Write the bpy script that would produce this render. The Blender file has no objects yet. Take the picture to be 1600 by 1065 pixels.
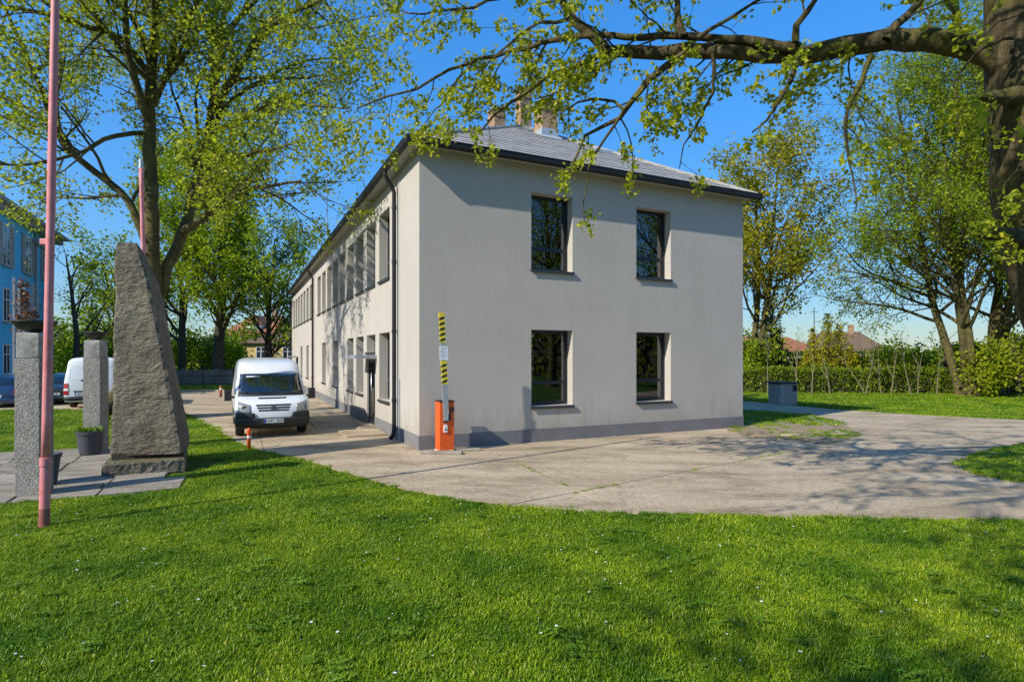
import bpy, bmesh, math, random
import numpy as np
from mathutils import Vector, Matrix, noise

random.seed(7)
RNG = np.random.default_rng(11)
S = bpy.context.scene
COL = S.collection
H = 2.3            # camera height above the lawn
F = 895.0          # focal length in pixels of the 1600 px wide photograph
HZ = 557.0         # horizon row

# ---------------------------------------------------------------- camera
cam = bpy.data.cameras.new('camera')
cam.sensor_width = 36.0
cam.lens = 36.0 * F / 1600.0
cam.shift_y = (HZ - 532.5) / 1600.0
cam.clip_start = 0.05
cam.clip_end = 6000
cam_o = bpy.data.objects.new('camera', cam)
COL.objects.link(cam_o)
cam_o.location = (0, 0, H)
cam_o.rotation_euler = (math.radians(90), 0, 0)
S.camera = cam_o

# ---------------------------------------------------------------- sky and sun
SUN_AZ = math.radians(39.5)      # direction the light travels, from +X towards +Y
SUN_EL = math.radians(35.0)
w = bpy.data.worlds.new('World')
S.world = w
w.use_nodes = True
nt = w.node_tree
nt.nodes.clear()
sky = nt.nodes.new('ShaderNodeTexSky')
sky.sky_type = 'NISHITA'
sky.sun_disc = False
sky.sun_elevation = SUN_EL
tosun = Vector((-math.cos(SUN_AZ), -math.sin(SUN_AZ)))
sky.sun_rotation = math.atan2(tosun.x, tosun.y) % (2 * math.pi)
sky.altitude = 0
sky.air_density = 1.0
sky.dust_density = 0.5
sky.ozone_density = 4.0
bg = nt.nodes.new('ShaderNodeBackground')
bg.inputs['Strength'].default_value = 0.13
wo = nt.nodes.new('ShaderNodeOutputWorld')
# one even grade for the whole sky: soft roll-off of its brightness, slightly richer blue
bw_ = nt.nodes.new('ShaderNodeRGBToBW'); nt.links.new(sky.outputs[0], bw_.inputs[0])
m1 = nt.nodes.new('ShaderNodeMath'); m1.operation = 'MULTIPLY_ADD'; m1.inputs[1].default_value = 0.5; m1.inputs[2].default_value = 1.0
nt.links.new(bw_.outputs[0], m1.inputs[0])
m2 = nt.nodes.new('ShaderNodeMath'); m2.operation = 'DIVIDE'; m2.inputs[0].default_value = 1.9
nt.links.new(m1.outputs[0], m2.inputs[1])
vm = nt.nodes.new('ShaderNodeVectorMath'); vm.operation = 'SCALE'
nt.links.new(sky.outputs[0], vm.inputs[0]); nt.links.new(m2.outputs[0], vm.inputs['Scale'])
hs = nt.nodes.new('ShaderNodeHueSaturation')
hs.inputs['Saturation'].default_value = 1.24
tm = nt.nodes.new('ShaderNodeVectorMath'); tm.operation = 'MULTIPLY'; tm.inputs[1].default_value = (0.93, 0.985, 1.06)
nt.links.new(vm.outputs[0], tm.inputs[0])
nt.links.new(tm.outputs[0], hs.inputs['Color'])
nt.links.new(hs.outputs[0], bg.inputs[0])
nt.links.new(bg.outputs[0], wo.inputs[0])
sun = bpy.data.lights.new('sun', 'SUN')
sun.energy = 3.0
sun.angle = math.radians(0.5)
sun.color = (1.0, 0.95, 0.86)
sun_o = bpy.data.objects.new('sun', sun)
COL.objects.link(sun_o)
LD = Vector((math.cos(SUN_AZ) * math.cos(SUN_EL), math.sin(SUN_AZ) * math.cos(SUN_EL), -math.sin(SUN_EL)))
sun_o.rotation_euler = LD.to_track_quat('-Z', 'Y').to_euler()
sun_o.location = (-20, -20, 30)

S.view_settings.view_transform = 'Standard'
S.view_settings.look = 'None'
S.view_settings.exposure = 0.9
S.view_settings.gamma = 1.0
S.view_settings.use_curve_mapping = False
S.render.engine = 'CYCLES'
S.cycles.use_denoising = True
S.cycles.max_bounces = 8
S.cycles.transparent_max_bounces = 12
S.cycles.sample_clamp_indirect = 6.0

# ---------------------------------------------------------------- helpers
def P3(px, py, Y):
    """a point at depth Y in the direction of a pixel of the photograph"""
    return Vector(((px - 800) / F * Y, Y, H + (HZ - py) / F * Y))

def G(px, py):
    Y = H * F / (py - HZ)
    return Vector(((px - 800) / F * Y, Y))

def tag(o, label=None, cat=None, group=None, kind=None):
    if label: o['label'] = label
    if cat: o['category'] = cat
    if group: o['group'] = group
    if kind: o['kind'] = kind
    return o

def empty(name, loc=(0, 0, 0), rz=0.0, parent=None):
    o = bpy.data.objects.new(name, None)
    o.empty_display_size = 0.2
    COL.objects.link(o)
    o.location = loc
    o.rotation_euler = (0, 0, rz)
    o.parent = parent
    return o

def link(name, me, m=None, parent=None):
    o = bpy.data.objects.new(name, me)
    COL.objects.link(o)
    if m is not None and not me.materials:
        me.materials.append(m)
    o.parent = parent
    return o

def copy_tree(o, parent=None):
    c = o.copy()
    COL.objects.link(c)
    c.parent = parent
    for ch in list(o.children):
        copy_tree(ch, c)
    return c

def np_mesh(name, verts, faces_flat, loop_tot, smooth=False):
    """verts (n,3), faces_flat: vertex index per loop, loop_tot: loops per face (int or array)"""
    me = bpy.data.meshes.new(name)
    nv = len(verts)
    nl = len(faces_flat)
    if isinstance(loop_tot, int):
        nf = nl // loop_tot
        tot = np.full(nf, loop_tot, dtype=np.int32)
    else:
        tot = np.asarray(loop_tot, dtype=np.int32)
        nf = len(tot)
    start = np.zeros(nf, dtype=np.int32)
    start[1:] = np.cumsum(tot)[:-1]
    me.vertices.add(nv)
    me.vertices.foreach_set('co', np.asarray(verts, dtype=np.float32).ravel())
    me.loops.add(nl)
    me.loops.foreach_set('vertex_index', np.asarray(faces_flat, dtype=np.int32))
    me.polygons.add(nf)
    me.polygons.foreach_set('loop_start', start)
    me.polygons.foreach_set('loop_total', tot)
    me.polygons.foreach_set('use_smooth', np.full(nf, smooth, dtype=bool))
    me.update(calc_edges=True)
    return me

class MB:
    def __init__(s):
        s.v = []; s.f = []
    def add(s, vs, fs):
        b = len(s.v)
        s.v += [tuple(q) for q in vs]
        s.f += [tuple(b + i for i in q) for q in fs]
        return s
    def box(s, x0, x1, y0, y1, z0, z1):
        return s.add([(x0,y0,z0),(x1,y0,z0),(x1,y1,z0),(x0,y1,z0),(x0,y0,z1),(x1,y0,z1),(x1,y1,z1),(x0,y1,z1)],
                     [(0,3,2,1),(4,5,6,7),(0,1,5,4),(1,2,6,5),(2,3,7,6),(3,0,4,7)])
    def quad(s, a, b, c, d):
        return s.add([a, b, c, d], [(0, 1, 2, 3)])
    def prism(s, pts, z0, z1):
        n = len(pts)
        ar = sum(pts[i][0]*pts[(i+1)%n][1]-pts[(i+1)%n][0]*pts[i][1] for i in range(n))
        if ar < 0: pts = list(reversed(pts))
        vs = [(p[0], p[1], z0) for p in pts] + [(p[0], p[1], z1) for p in pts]
        fs = [tuple(reversed(range(n))), tuple(range(n, 2*n))]
        fs += [(i, (i+1) % n, n+(i+1) % n, n+i) for i in range(n)]
        return s.add(vs, fs)
    def tube(s, pts, radii, n=8, cap=True):
        pts = [Vector(p) for p in pts]
        m = len(pts)
        if not hasattr(radii, '__len__'): radii = [radii]*m
        vs = []; ref = None
        for i, p in enumerate(pts):
            t = (pts[min(i+1, m-1)] - pts[max(i-1, 0)])
            if t.length < 1e-9: t = Vector((0, 0, 1))
            t.normalize()
            if ref is None:
                ref = t.cross(Vector((0, 1, 0.01)))
                if ref.length < 0.1: ref = t.cross(Vector((1, 0, 0)))
            ref = ref - t * ref.dot(t)
            ref.normalize()
            bi = t.cross(ref)
            for k in range(n):
                a = 2*math.pi*k/n
                vs.append(p + (ref*math.cos(a) + bi*math.sin(a))*radii[i])
        fs = [(i*n+k, i*n+(k+1) % n, (i+1)*n+(k+1) % n, (i+1)*n+k) for i in range(m-1) for k in range(n)]
        if cap:
            fs.append(tuple(reversed(range(n)))); fs.append(tuple(range((m-1)*n, m*n)))
        return s.add(vs, fs)
    def lathe(s, prof, c=(0, 0), n=20):
        vs = []; m = len(prof)
        for r, z in prof:
            for k in range(n):
                a = 2*math.pi*k/n
                vs.append((c[0]+r*math.cos(a), c[1]+r*math.sin(a), z))
        fs = [(i*n+k, i*n+(k+1) % n, (i+1)*n+(k+1) % n, (i+1)*n+k) for i in range(m-1) for k in range(n)]
        if prof[0][0] > 1e-4: fs.append(tuple(reversed(range(n))))
        if prof[-1][0] > 1e-4: fs.append(tuple(range((m-1)*n, m*n)))
        return s.add(vs, fs)
    def mesh(s, name):
        me = bpy.data.meshes.new(name)
        me.from_pydata(s.v, [], s.f)
        me.update()
        return me
    def build(s, name, m, parent=None, smooth=False, bevel=0.0, seg=2, loc=None, rz=None):
        me = s.mesh(name)
        if smooth:
            me.polygons.foreach_set('use_smooth', [True]*len(me.polygons))
        o = link(name, me, m, parent)
        if bevel:
            b = o.modifiers.new('bevel', 'BEVEL')
            b.width = bevel; b.segments = seg; b.limit_method = 'ANGLE'; b.angle_limit = math.radians(35)
        if loc is not None: o.location = loc
        if rz is not None: o.rotation_euler = (0, 0, rz)
        return o

def text_mesh(body, size, depth=0.002):
    c = bpy.data.curves.new('text', 'FONT')
    c.body = body; c.size = size; c.extrude = depth; c.align_x = 'CENTER'; c.align_y = 'CENTER'
    o = bpy.data.objects.new('text', c)
    COL.objects.link(o)
    dg = bpy.context.evaluated_depsgraph_get()
    me = bpy.data.meshes.new_from_object(o.evaluated_get(dg))
    bpy.data.objects.remove(o); bpy.data.curves.remove(c)
    return me

# ---------------------------------------------------------------- materials
def nodes(name):
    m = bpy.data.materials.new(name)
    m.use_nodes = True
    t = m.node_tree
    return m, t, t.nodes['Principled BSDF'], t.nodes['Material Output']

def N(t, ty, **kw):
    n = t.nodes.new(ty)
    for k, v in kw.items():
        if k in n.inputs: n.inputs[k].default_value = v
        else: setattr(n, k, v)
    return n

def ramp(t, fac, stops):
    r = t.nodes.new('ShaderNodeValToRGB')
    e = r.color_ramp.elements
    while len(e) < len(stops): e.new(0.5)
    for q, (p, c) in zip(e, stops):
        q.position = p; q.color = (*c, 1) if len(c) == 3 else c
    t.links.new(fac, r.inputs[0])
    return r.outputs[0]

def pm(name, c1, c2=None, scale=4.0, rough=0.8, bump=0.0, bscale=30.0, metallic=0.0, spec=0.5, detail=6.0, coat=0.0, world=False, fine=None):
    """noise-varied principled material"""
    m, t, b, o = nodes(name)
    b.inputs['Roughness'].default_value = rough
    b.inputs['Metallic'].default_value = metallic
    b.inputs['Specular IOR Level'].default_value = spec
    b.inputs['Coat Weight'].default_value = coat
    if world:
        co = N(t, 'ShaderNodeNewGeometry').outputs['Position']
    else:
        co = N(t, 'ShaderNodeTexCoord').outputs['Object']
    if c2 is None:
        b.inputs['Base Color'].default_value = (*c1, 1)
    else:
        n = N(t, 'ShaderNodeTexNoise', Scale=scale, Detail=detail, Roughness=0.6)
        t.links.new(co, n.inputs['Vector'])
        col = ramp(t, n.outputs['Fac'], [(0.3, c1), (0.7, c2)])
        if fine:
            n2 = N(t, 'ShaderNodeTexNoise', Scale=fine[0], Detail=3.0)
            t.links.new(co, n2.inputs['Vector'])
            mx = N(t, 'ShaderNodeMix', data_type='RGBA', blend_type='MULTIPLY')
            mx.inputs[0].default_value = 1.0
            t.links.new(col, mx.inputs[6])
            t.links.new(ramp(t, n2.outputs['Fac'], [(0.3, (fine[1],)*3), (0.7, (1, 1, 1))]), mx.inputs[7])
            col = mx.outputs[2]
        t.links.new(col, b.inputs['Base Color'])
    if bump:
        n = N(t, 'ShaderNodeTexNoise', Scale=bscale, Detail=5.0)
        t.links.new(co, n.inputs['Vector'])
        bp = N(t, 'ShaderNodeBump', Strength=bump, Distance=0.02)
        t.links.new(n.outputs['Fac'], bp.inputs['Height'])
        t.links.new(bp.outputs[0], b.inputs['Normal'])
    return m

def leaf_mat(name, stops, trans=0.4, rough=0.5, patch=None):
    m, t, b, o = nodes(name)
    g = N(t, 'ShaderNodeNewGeometry')
    col = ramp(t, g.outputs['Random Per Island'], stops)
    if patch:
        n = N(t, 'ShaderNodeTexNoise', Scale=patch[0], Detail=3.0)
        t.links.new(g.outputs['Position'], n.inputs['Vector'])
        mx = N(t, 'ShaderNodeMix', data_type='RGBA', blend_type='MULTIPLY')
        mx.inputs[0].default_value = 1.0
        t.links.new(col, mx.inputs[6])
        t.links.new(ramp(t, n.outputs['Fac'], [(0.35, patch[1]), (0.65, patch[2])]), mx.inputs[7])
        col = mx.outputs[2]
    t.links.new(col, b.inputs['Base Color'])
    b.inputs['Roughness'].default_value = rough
    b.inputs['Specular IOR Level'].default_value = 0.35
    tr = N(t, 'ShaderNodeBsdfTranslucent')
    t.links.new(col, tr.inputs['Color'])
    mix = N(t, 'ShaderNodeMixShader')
    mix.inputs[0].default_value = trans
    t.links.new(b.outputs[0], mix.inputs[1])
    t.links.new(tr.outputs[0], mix.inputs[2])
    t.links.new(mix.outputs[0], o.inputs['Surface'])
    return m

def glass_mat(name, tint=(0.55, 0.62, 0.6), ior=1.6, rough=0.0):
    m, t, b, o = nodes(name)
    fr = N(t, 'ShaderNodeFresnel', IOR=ior)
    gl = N(t, 'ShaderNodeBsdfGlossy', Roughness=rough)
    gl.inputs['Color'].default_value = (0.95, 0.97, 1, 1)
    tp = N(t, 'ShaderNodeBsdfTransparent')
    tp.inputs['Color'].default_value = (*tint, 1)
    mx = N(t, 'ShaderNodeMixShader')
    t.links.new(fr.outputs[0], mx.inputs[0])
    t.links.new(tp.outputs[0], mx.inputs[1])
    t.links.new(gl.outputs[0], mx.inputs[2])
    t.links.new(mx.outputs[0], o.inputs['Surface'])
    return m

M = {}
def stucco(name, c1, c2):
    m, t, b, o = nodes(name)
    co = N(t, 'ShaderNodeTexCoord').outputs['Object']
    n = N(t, 'ShaderNodeTexNoise', Scale=0.6, Detail=8.0, Roughness=0.65)
    t.links.new(co, n.inputs['Vector'])
    col = ramp(t, n.outputs['Fac'], [(0.32, c1), (0.68, c2)])
    mp = N(t, 'ShaderNodeMapping'); mp.inputs['Scale'].default_value = (2.2, 2.2, 0.18)
    t.links.new(co, mp.inputs['Vector'])
    n2 = N(t, 'ShaderNodeTexNoise', Scale=1.0, Detail=6.0, Roughness=0.7)
    t.links.new(mp.outputs[0], n2.inputs['Vector'])
    mx = N(t, 'ShaderNodeMix', data_type='RGBA', blend_type='MULTIPLY'); mx.inputs[0].default_value = 1.0
    t.links.new(col, mx.inputs[6])
    t.links.new(ramp(t, n2.outputs['Fac'], [(0.25, (0.95, 0.95, 0.945)), (0.5, (1, 1, 1))]), mx.inputs[7])
    # splash dirt and runs above the plinth, broken up by noise
    sp = N(t, 'ShaderNodeSeparateXYZ'); t.links.new(co, sp.inputs[0])
    mp3 = N(t, 'ShaderNodeMapping'); mp3.inputs['Scale'].default_value = (3.0, 3.0, 0.5); t.links.new(co, mp3.inputs['Vector'])
    n5 = N(t, 'ShaderNodeTexNoise', Scale=1.6, Detail=7.0, Roughness=0.7); t.links.new(mp3.outputs[0], n5.inputs['Vector'])
    dz = N(t, 'ShaderNodeMath', operation='MULTIPLY_ADD'); dz.inputs[1].default_value = 0.42; dz.inputs[2].default_value = -0.16
    t.links.new(sp.outputs[2], dz.inputs[0])
    ds = N(t, 'ShaderNodeMath', operation='SUBTRACT'); t.links.new(n5.outputs['Fac'], ds.inputs[0]); t.links.new(dz.outputs[0], ds.inputs[1])
    mxd = N(t, 'ShaderNodeMix', data_type='RGBA', blend_type='MULTIPLY'); mxd.inputs[0].default_value = 1.0
    t.links.new(mx.outputs[2], mxd.inputs[6])
    t.links.new(ramp(t, ds.outputs[0], [(0.22, (1, 1, 1)), (0.6, (0.80, 0.785, 0.76))]), mxd.inputs[7])
    t.links.new(mxd.outputs[2], b.inputs['Base Color'])
    b.inputs['Roughness'].default_value = 0.95
    b.inputs['Specular IOR Level'].default_value = 0.2
    n3 = N(t, 'ShaderNodeTexNoise', Scale=140.0, Detail=4.0)
    t.links.new(co, n3.inputs['Vector'])
    n4 = N(t, 'ShaderNodeTexNoise', Scale=5.0, Detail=4.0)
    t.links.new(co, n4.inputs['Vector'])
    ad = N(t, 'ShaderNodeMath', operation='MULTIPLY_ADD'); ad.inputs[1].default_value = 2.0
    t.links.new(n4.outputs['Fac'], ad.inputs[0]); t.links.new(n3.outputs['Fac'], ad.inputs[2])
    bp = N(t, 'ShaderNodeBump', Strength=0.28, Distance=0.008)
    t.links.new(ad.outputs[0], bp.inputs['Height']); t.links.new(bp.outputs[0], b.inputs['Normal'])
    return m

M['stucco'] = stucco('stucco', (0.46, 0.42, 0.362), (0.505, 0.462, 0.40))
M['plinth'] = pm('plinth_paint', (0.155, 0.15, 0.15), (0.20, 0.195, 0.195), 1.5, 0.85, 0.15, 90)
M['soffit'] = pm('soffit_paint', (0.42, 0.40, 0.36), (0.50, 0.48, 0.44), 2.0, 0.8)
M['anth'] = pm('anthracite_metal', (0.014, 0.014, 0.015), (0.022, 0.022, 0.023), 3.0, 0.5, 0, spec=0.3)
M['frame'] = pm('window_frame_paint', (0.014, 0.018, 0.026), None, rough=0.38)
M['sill'] = pm('sill_metal', (0.05, 0.055, 0.06), (0.08, 0.085, 0.09), 6.0, 0.45, metallic=0.5)
M['slate'] = pm('slate_tile', (0.36, 0.335, 0.295), (0.47, 0.44, 0.39), 5.0, 0.7, 0.2, 25, fine=(20, 0.75))
M['flash'] = pm('flashing_metal', (0.40, 0.43, 0.47), (0.55, 0.57, 0.6), 6.0, 0.5, metallic=0.3)
M['glass'] = glass_mat('window_glass', (0.72, 0.78, 0.77), 2.15)
M['inside'] = pm('interior_paint', (0.20, 0.19, 0.17), (0.26, 0.25, 0.22), 1.0, 0.9)
M['curtain'] = pm('curtain_cloth', (0.66, 0.66, 0.62), (0.75, 0.75, 0.7), 8.0, 0.9)
M['lamp_white'] = pm('white_paint', (0.75, 0.75, 0.74), (0.8, 0.8, 0.79), 4.0, 0.5)
M['door_glass'] = glass_mat('door_glass', (0.25, 0.28, 0.28), 1.5)
M['steel'] = pm('brushed_steel', (0.45, 0.46, 0.47), (0.56, 0.57, 0.58), 20, 0.35, metallic=0.9)

def brick_mat():
    m, t, b, o = nodes('chimney_brick')
    tc = N(t, 'ShaderNodeTexCoord')
    sp = N(t, 'ShaderNodeSeparateXYZ'); t.links.new(tc.outputs['Object'], sp.inputs[0])
    ad = N(t, 'ShaderNodeMath', operation='ADD')
    t.links.new(sp.outputs[0], ad.inputs[0]); t.links.new(sp.outputs[1], ad.inputs[1])
    cb = N(t, 'ShaderNodeCombineXYZ'); t.links.new(ad.outputs[0], cb.inputs[0]); t.links.new(sp.outputs[2], cb.inputs[1])
    br = N(t, 'ShaderNodeTexBrick', Scale=1.0)
    br.inputs['Color1'].default_value = (0.36, 0.19, 0.10, 1)
    br.inputs['Color2'].default_value = (0.50, 0.30, 0.16, 1)
    br.inputs['Mortar'].default_value = (0.42, 0.37, 0.30, 1)
    br.inputs['Mortar Size'].default_value = 0.008
    br.inputs['Brick Width'].default_value = 0.25
    br.inputs['Row Height'].default_value = 0.075
    t.links.new(cb.outputs[0], br.inputs['Vector'])
    n = N(t, 'ShaderNodeTexNoise', Scale=6.0, Detail=6.0); t.links.new(tc.outputs['Object'], n.inputs['Vector'])
    mx = N(t, 'ShaderNodeMix', data_type='RGBA', blend_type='MULTIPLY'); mx.inputs[0].default_value = 1
    t.links.new(br.outputs['Color'], mx.inputs[6])
    t.links.new(ramp(t, n.outputs['Fac'], [(0.3, (0.6, 0.58, 0.55)), (0.65, (1.1, 1.08, 1.0))]), mx.inputs[7])
    t.links.new(mx.outputs[2], b.inputs['Base Color'])
    b.inputs['Roughness'].default_value = 0.9
    bp = N(t, 'ShaderNodeBump', Strength=0.6, Distance=0.01); bp.invert = True
    t.links.new(br.outputs['Fac'], bp.inputs['Height']); t.links.new(bp.outputs[0], b.inputs['Normal'])
    return m
M['brick'] = brick_mat()
M['white_car'] = pm('white_car_paint', (0.74, 0.75, 0.76), (0.78, 0.79, 0.80), 1.5, 0.28, coat=0.6)
M['blue_car'] = pm('blue_car_paint', (0.015, 0.04, 0.11), (0.02, 0.05, 0.13), 1.5, 0.25, coat=1.0)
M['dark_car'] = pm('dark_car_paint', (0.012, 0.022, 0.024), (0.018, 0.03, 0.032), 1.5, 0.22, coat=1.0)
M['black_plastic'] = pm('black_plastic', (0.014, 0.015, 0.017), (0.026, 0.027, 0.029), 6.0, 0.6)
M['rubber'] = pm('tyre_rubber', (0.012, 0.012, 0.012), (0.024, 0.023, 0.022), 12, 0.85)
M['rim'] = pm('wheel_rim', (0.28, 0.285, 0.29), (0.36, 0.365, 0.37), 10, 0.4, metallic=0.7)
M['car_glass'] = pm('car_glass', (0.006, 0.010, 0.013), None, rough=0.03, spec=1.0, coat=1.0)
M['lens'] = pm('headlight_lens', (0.16, 0.165, 0.17), (0.34, 0.345, 0.35), 14, 0.12, coat=1.0)
M['lens_in'] = pm('headlight_reflector', (0.6, 0.61, 0.63), None, rough=0.15, metallic=0.9)
M['red_lens'] = pm('tail_lens', (0.35, 0.01, 0.012), (0.45, 0.02, 0.02), 10, 0.15, coat=1.0)
M['plate'] = pm('plate_white', (0.72, 0.73, 0.74), None, rough=0.4)
M['plate_blue'] = pm('plate_blue', (0.01, 0.04, 0.35), None, rough=0.4)
M['ink'] = pm('black_ink', (0.02, 0.02, 0.022), None, rough=0.6)
M['badge'] = pm('badge_blue', (0.015, 0.03, 0.09), None, rough=0.25, coat=1.0)
M['orange'] = pm('orange_paint', (0.80, 0.105, 0.010), (0.86, 0.135, 0.015), 3.0, 0.45, fine=(9, 0.85))
M['yellow'] = pm('yellow_paint', (0.70, 0.55, 0.02), (0.78, 0.62, 0.03), 6.0, 0.5)
M['alu'] = pm('grey_aluminium', (0.34, 0.37, 0.38), (0.42, 0.45, 0.46), 8.0, 0.45, metallic=0.3)
M['paper'] = pm('sign_paper', (0.70, 0.73, 0.80), (0.80, 0.82, 0.86), 30, 0.6)
M['board'] = pm('weathered_board', (0.20, 0.17, 0.12), (0.36, 0.32, 0.25), 5.0, 0.9, 0.4, 40)
M['pink'] = pm('pink_pole_paint', (0.68, 0.19, 0.19), (0.78, 0.30, 0.30), 3.0, 0.55, 0.1, 40, fine=(12, 0.85))
M['rust'] = pm('rusty_sleeve', (0.22, 0.07, 0.045), (0.42, 0.13, 0.11), 9.0, 0.8, 0.3, 60)
M['pot'] = pm('grey_pot_plastic', (0.042, 0.046, 0.054), (0.062, 0.067, 0.076), 5.0, 0.6)
M['bowl'] = pm('dark_bowl_metal', (0.035, 0.036, 0.035), (0.075, 0.07, 0.06), 7.0, 0.55, 0.2, 30, metallic=0.5)
def aggregate():
    m, t, b, o = nodes('washed_concrete')
    co = N(t, 'ShaderNodeTexCoord').outputs['Object']
    v = N(t, 'ShaderNodeTexVoronoi', Scale=42.0); t.links.new(co, v.inputs['Vector'])
    n = N(t, 'ShaderNodeTexNoise', Scale=2.5, Detail=8.0, Roughness=0.7); t.links.new(co, n.inputs['Vector'])
    mx = N(t, 'ShaderNodeMix', data_type='RGBA', blend_type='MULTIPLY'); mx.inputs[0].default_value = 1
    t.links.new(ramp(t, v.outputs['Color'], [(0.1, (0.18, 0.168, 0.145)), (0.9, (0.38, 0.36, 0.32))]), mx.inputs[6])
    t.links.new(ramp(t, n.outputs['Fac'], [(0.3, (0.68, 0.67, 0.64)), (0.65, (1.0, 1.0, 1.0))]), mx.inputs[7])
    t.links.new(mx.outputs[2], b.inputs['Base Color'])
    b.inputs['Roughness'].default_value = 0.95
    bp = N(t, 'ShaderNodeBump', Strength=0.7, Distance=0.012); bp.invert = True
    t.links.new(v.outputs['Distance'], bp.inputs['Height']); t.links.new(bp.outputs[0], b.inputs['Normal'])
    return m
M['aggregate'] = aggregate()
M['conc_cap'] = pm('weathered_concrete', (0.16, 0.155, 0.14), (0.46, 0.445, 0.405), 3.2, 0.92, 0.4, 25, fine=(14, 0.72))
M['conc_bin'] = pm('bin_concrete', (0.25, 0.23, 0.195), (0.40, 0.37, 0.32), 4.0, 0.92, 0.4, 40)
M['bin_top'] = pm('bin_lid', (0.030, 0.032, 0.033), (0.05, 0.05, 0.05), 6.0, 0.85, 0.3, 40)

def rock_mat():
    m, t, b, o = nodes('chiselled_stone')
    co = N(t, 'ShaderNodeTexCoord').outputs['Object']
    n = N(t, 'ShaderNodeTexNoise', Scale=1.8, Detail=9.0, Roughness=0.65); t.links.new(co, n.inputs['Vector'])
    col = ramp(t, n.outputs['Fac'], [(0.28, (0.10, 0.082, 0.058)), (0.5, (0.20, 0.168, 0.125)), (0.72, (0.27, 0.235, 0.18))])
    g = N(t, 'ShaderNodeNewGeometry')
    sp = N(t, 'ShaderNodeSeparateXYZ'); t.links.new(g.outputs['Normal'], sp.inputs[0])
    sz = N(t, 'ShaderNodeSeparateXYZ'); t.links.new(co, sz.inputs[0])
    # moss grows on the upward faces
    mo = N(t, 'ShaderNodeMath', operation='MULTIPLY_ADD'); mo.inputs[1].default_value = 1.1; mo.inputs[2].default_value = 0.0
    t.links.new(sp.outputs[2], mo.inputs[0])
    mo2 = N(t, 'ShaderNodeMath', operation='MULTIPLY_ADD'); mo2.inputs[1].default_value = 0.0
    t.links.new(sp.outputs[0], mo2.inputs[0]); t.links.new(mo.outputs[0], mo2.inputs[2])
    mo3 = N(t, 'ShaderNodeMath', operation='MULTIPLY'); mo3.use_clamp = True
    t.links.new(mo2.outputs[0], mo3.inputs[0]); t.links.new(n.outputs['Fac'], mo3.inputs[1])
    mx = N(t, 'ShaderNodeMix', data_type='RGBA'); t.links.new(mo3.outputs[0], mx.inputs[0])
    t.links.new(col, mx.inputs[6]); mx.inputs[7].default_value = (0.115, 0.105, 0.028, 1)
    t.links.new(mx.outputs[2], b.inputs['Base Color'])
    b.inputs['Roughness'].default_value = 0.95
    b.inputs['Specular IOR Level'].default_value = 0.2
    mp = N(t, 'ShaderNodeMapping'); mp.inputs['Scale'].default_value = (1, 1, 2.3); mp.inputs['Rotation'].default_value = (0.3, 0.35, 0)
    t.links.new(co, mp.inputs['Vector'])
    n2 = N(t, 'ShaderNodeTexNoise', Scale=5.0, Detail=5.0, Roughness=0.55, Distortion=1.6); t.links.new(mp.outputs[0], n2.inputs['Vector'])
    bp = N(t, 'ShaderNodeBump', Strength=1.0, Distance=0.085); t.links.new(n2.outputs['Fac'], bp.inputs['Height'])
    n3 = N(t, 'ShaderNodeTexNoise', Scale=45.0, Detail=4.0); t.links.new(co, n3.inputs['Vector'])
    bp2 = N(t, 'ShaderNodeBump', Strength=0.5, Distance=0.012); t.links.new(n3.outputs['Fac'], bp2.inputs['Height'])
    t.links.new(bp.outputs[0], bp2.inputs['Normal']); t.links.new(bp2.outputs[0], b.inputs['Normal'])
    return m
M['rock'] = rock_mat()

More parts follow.
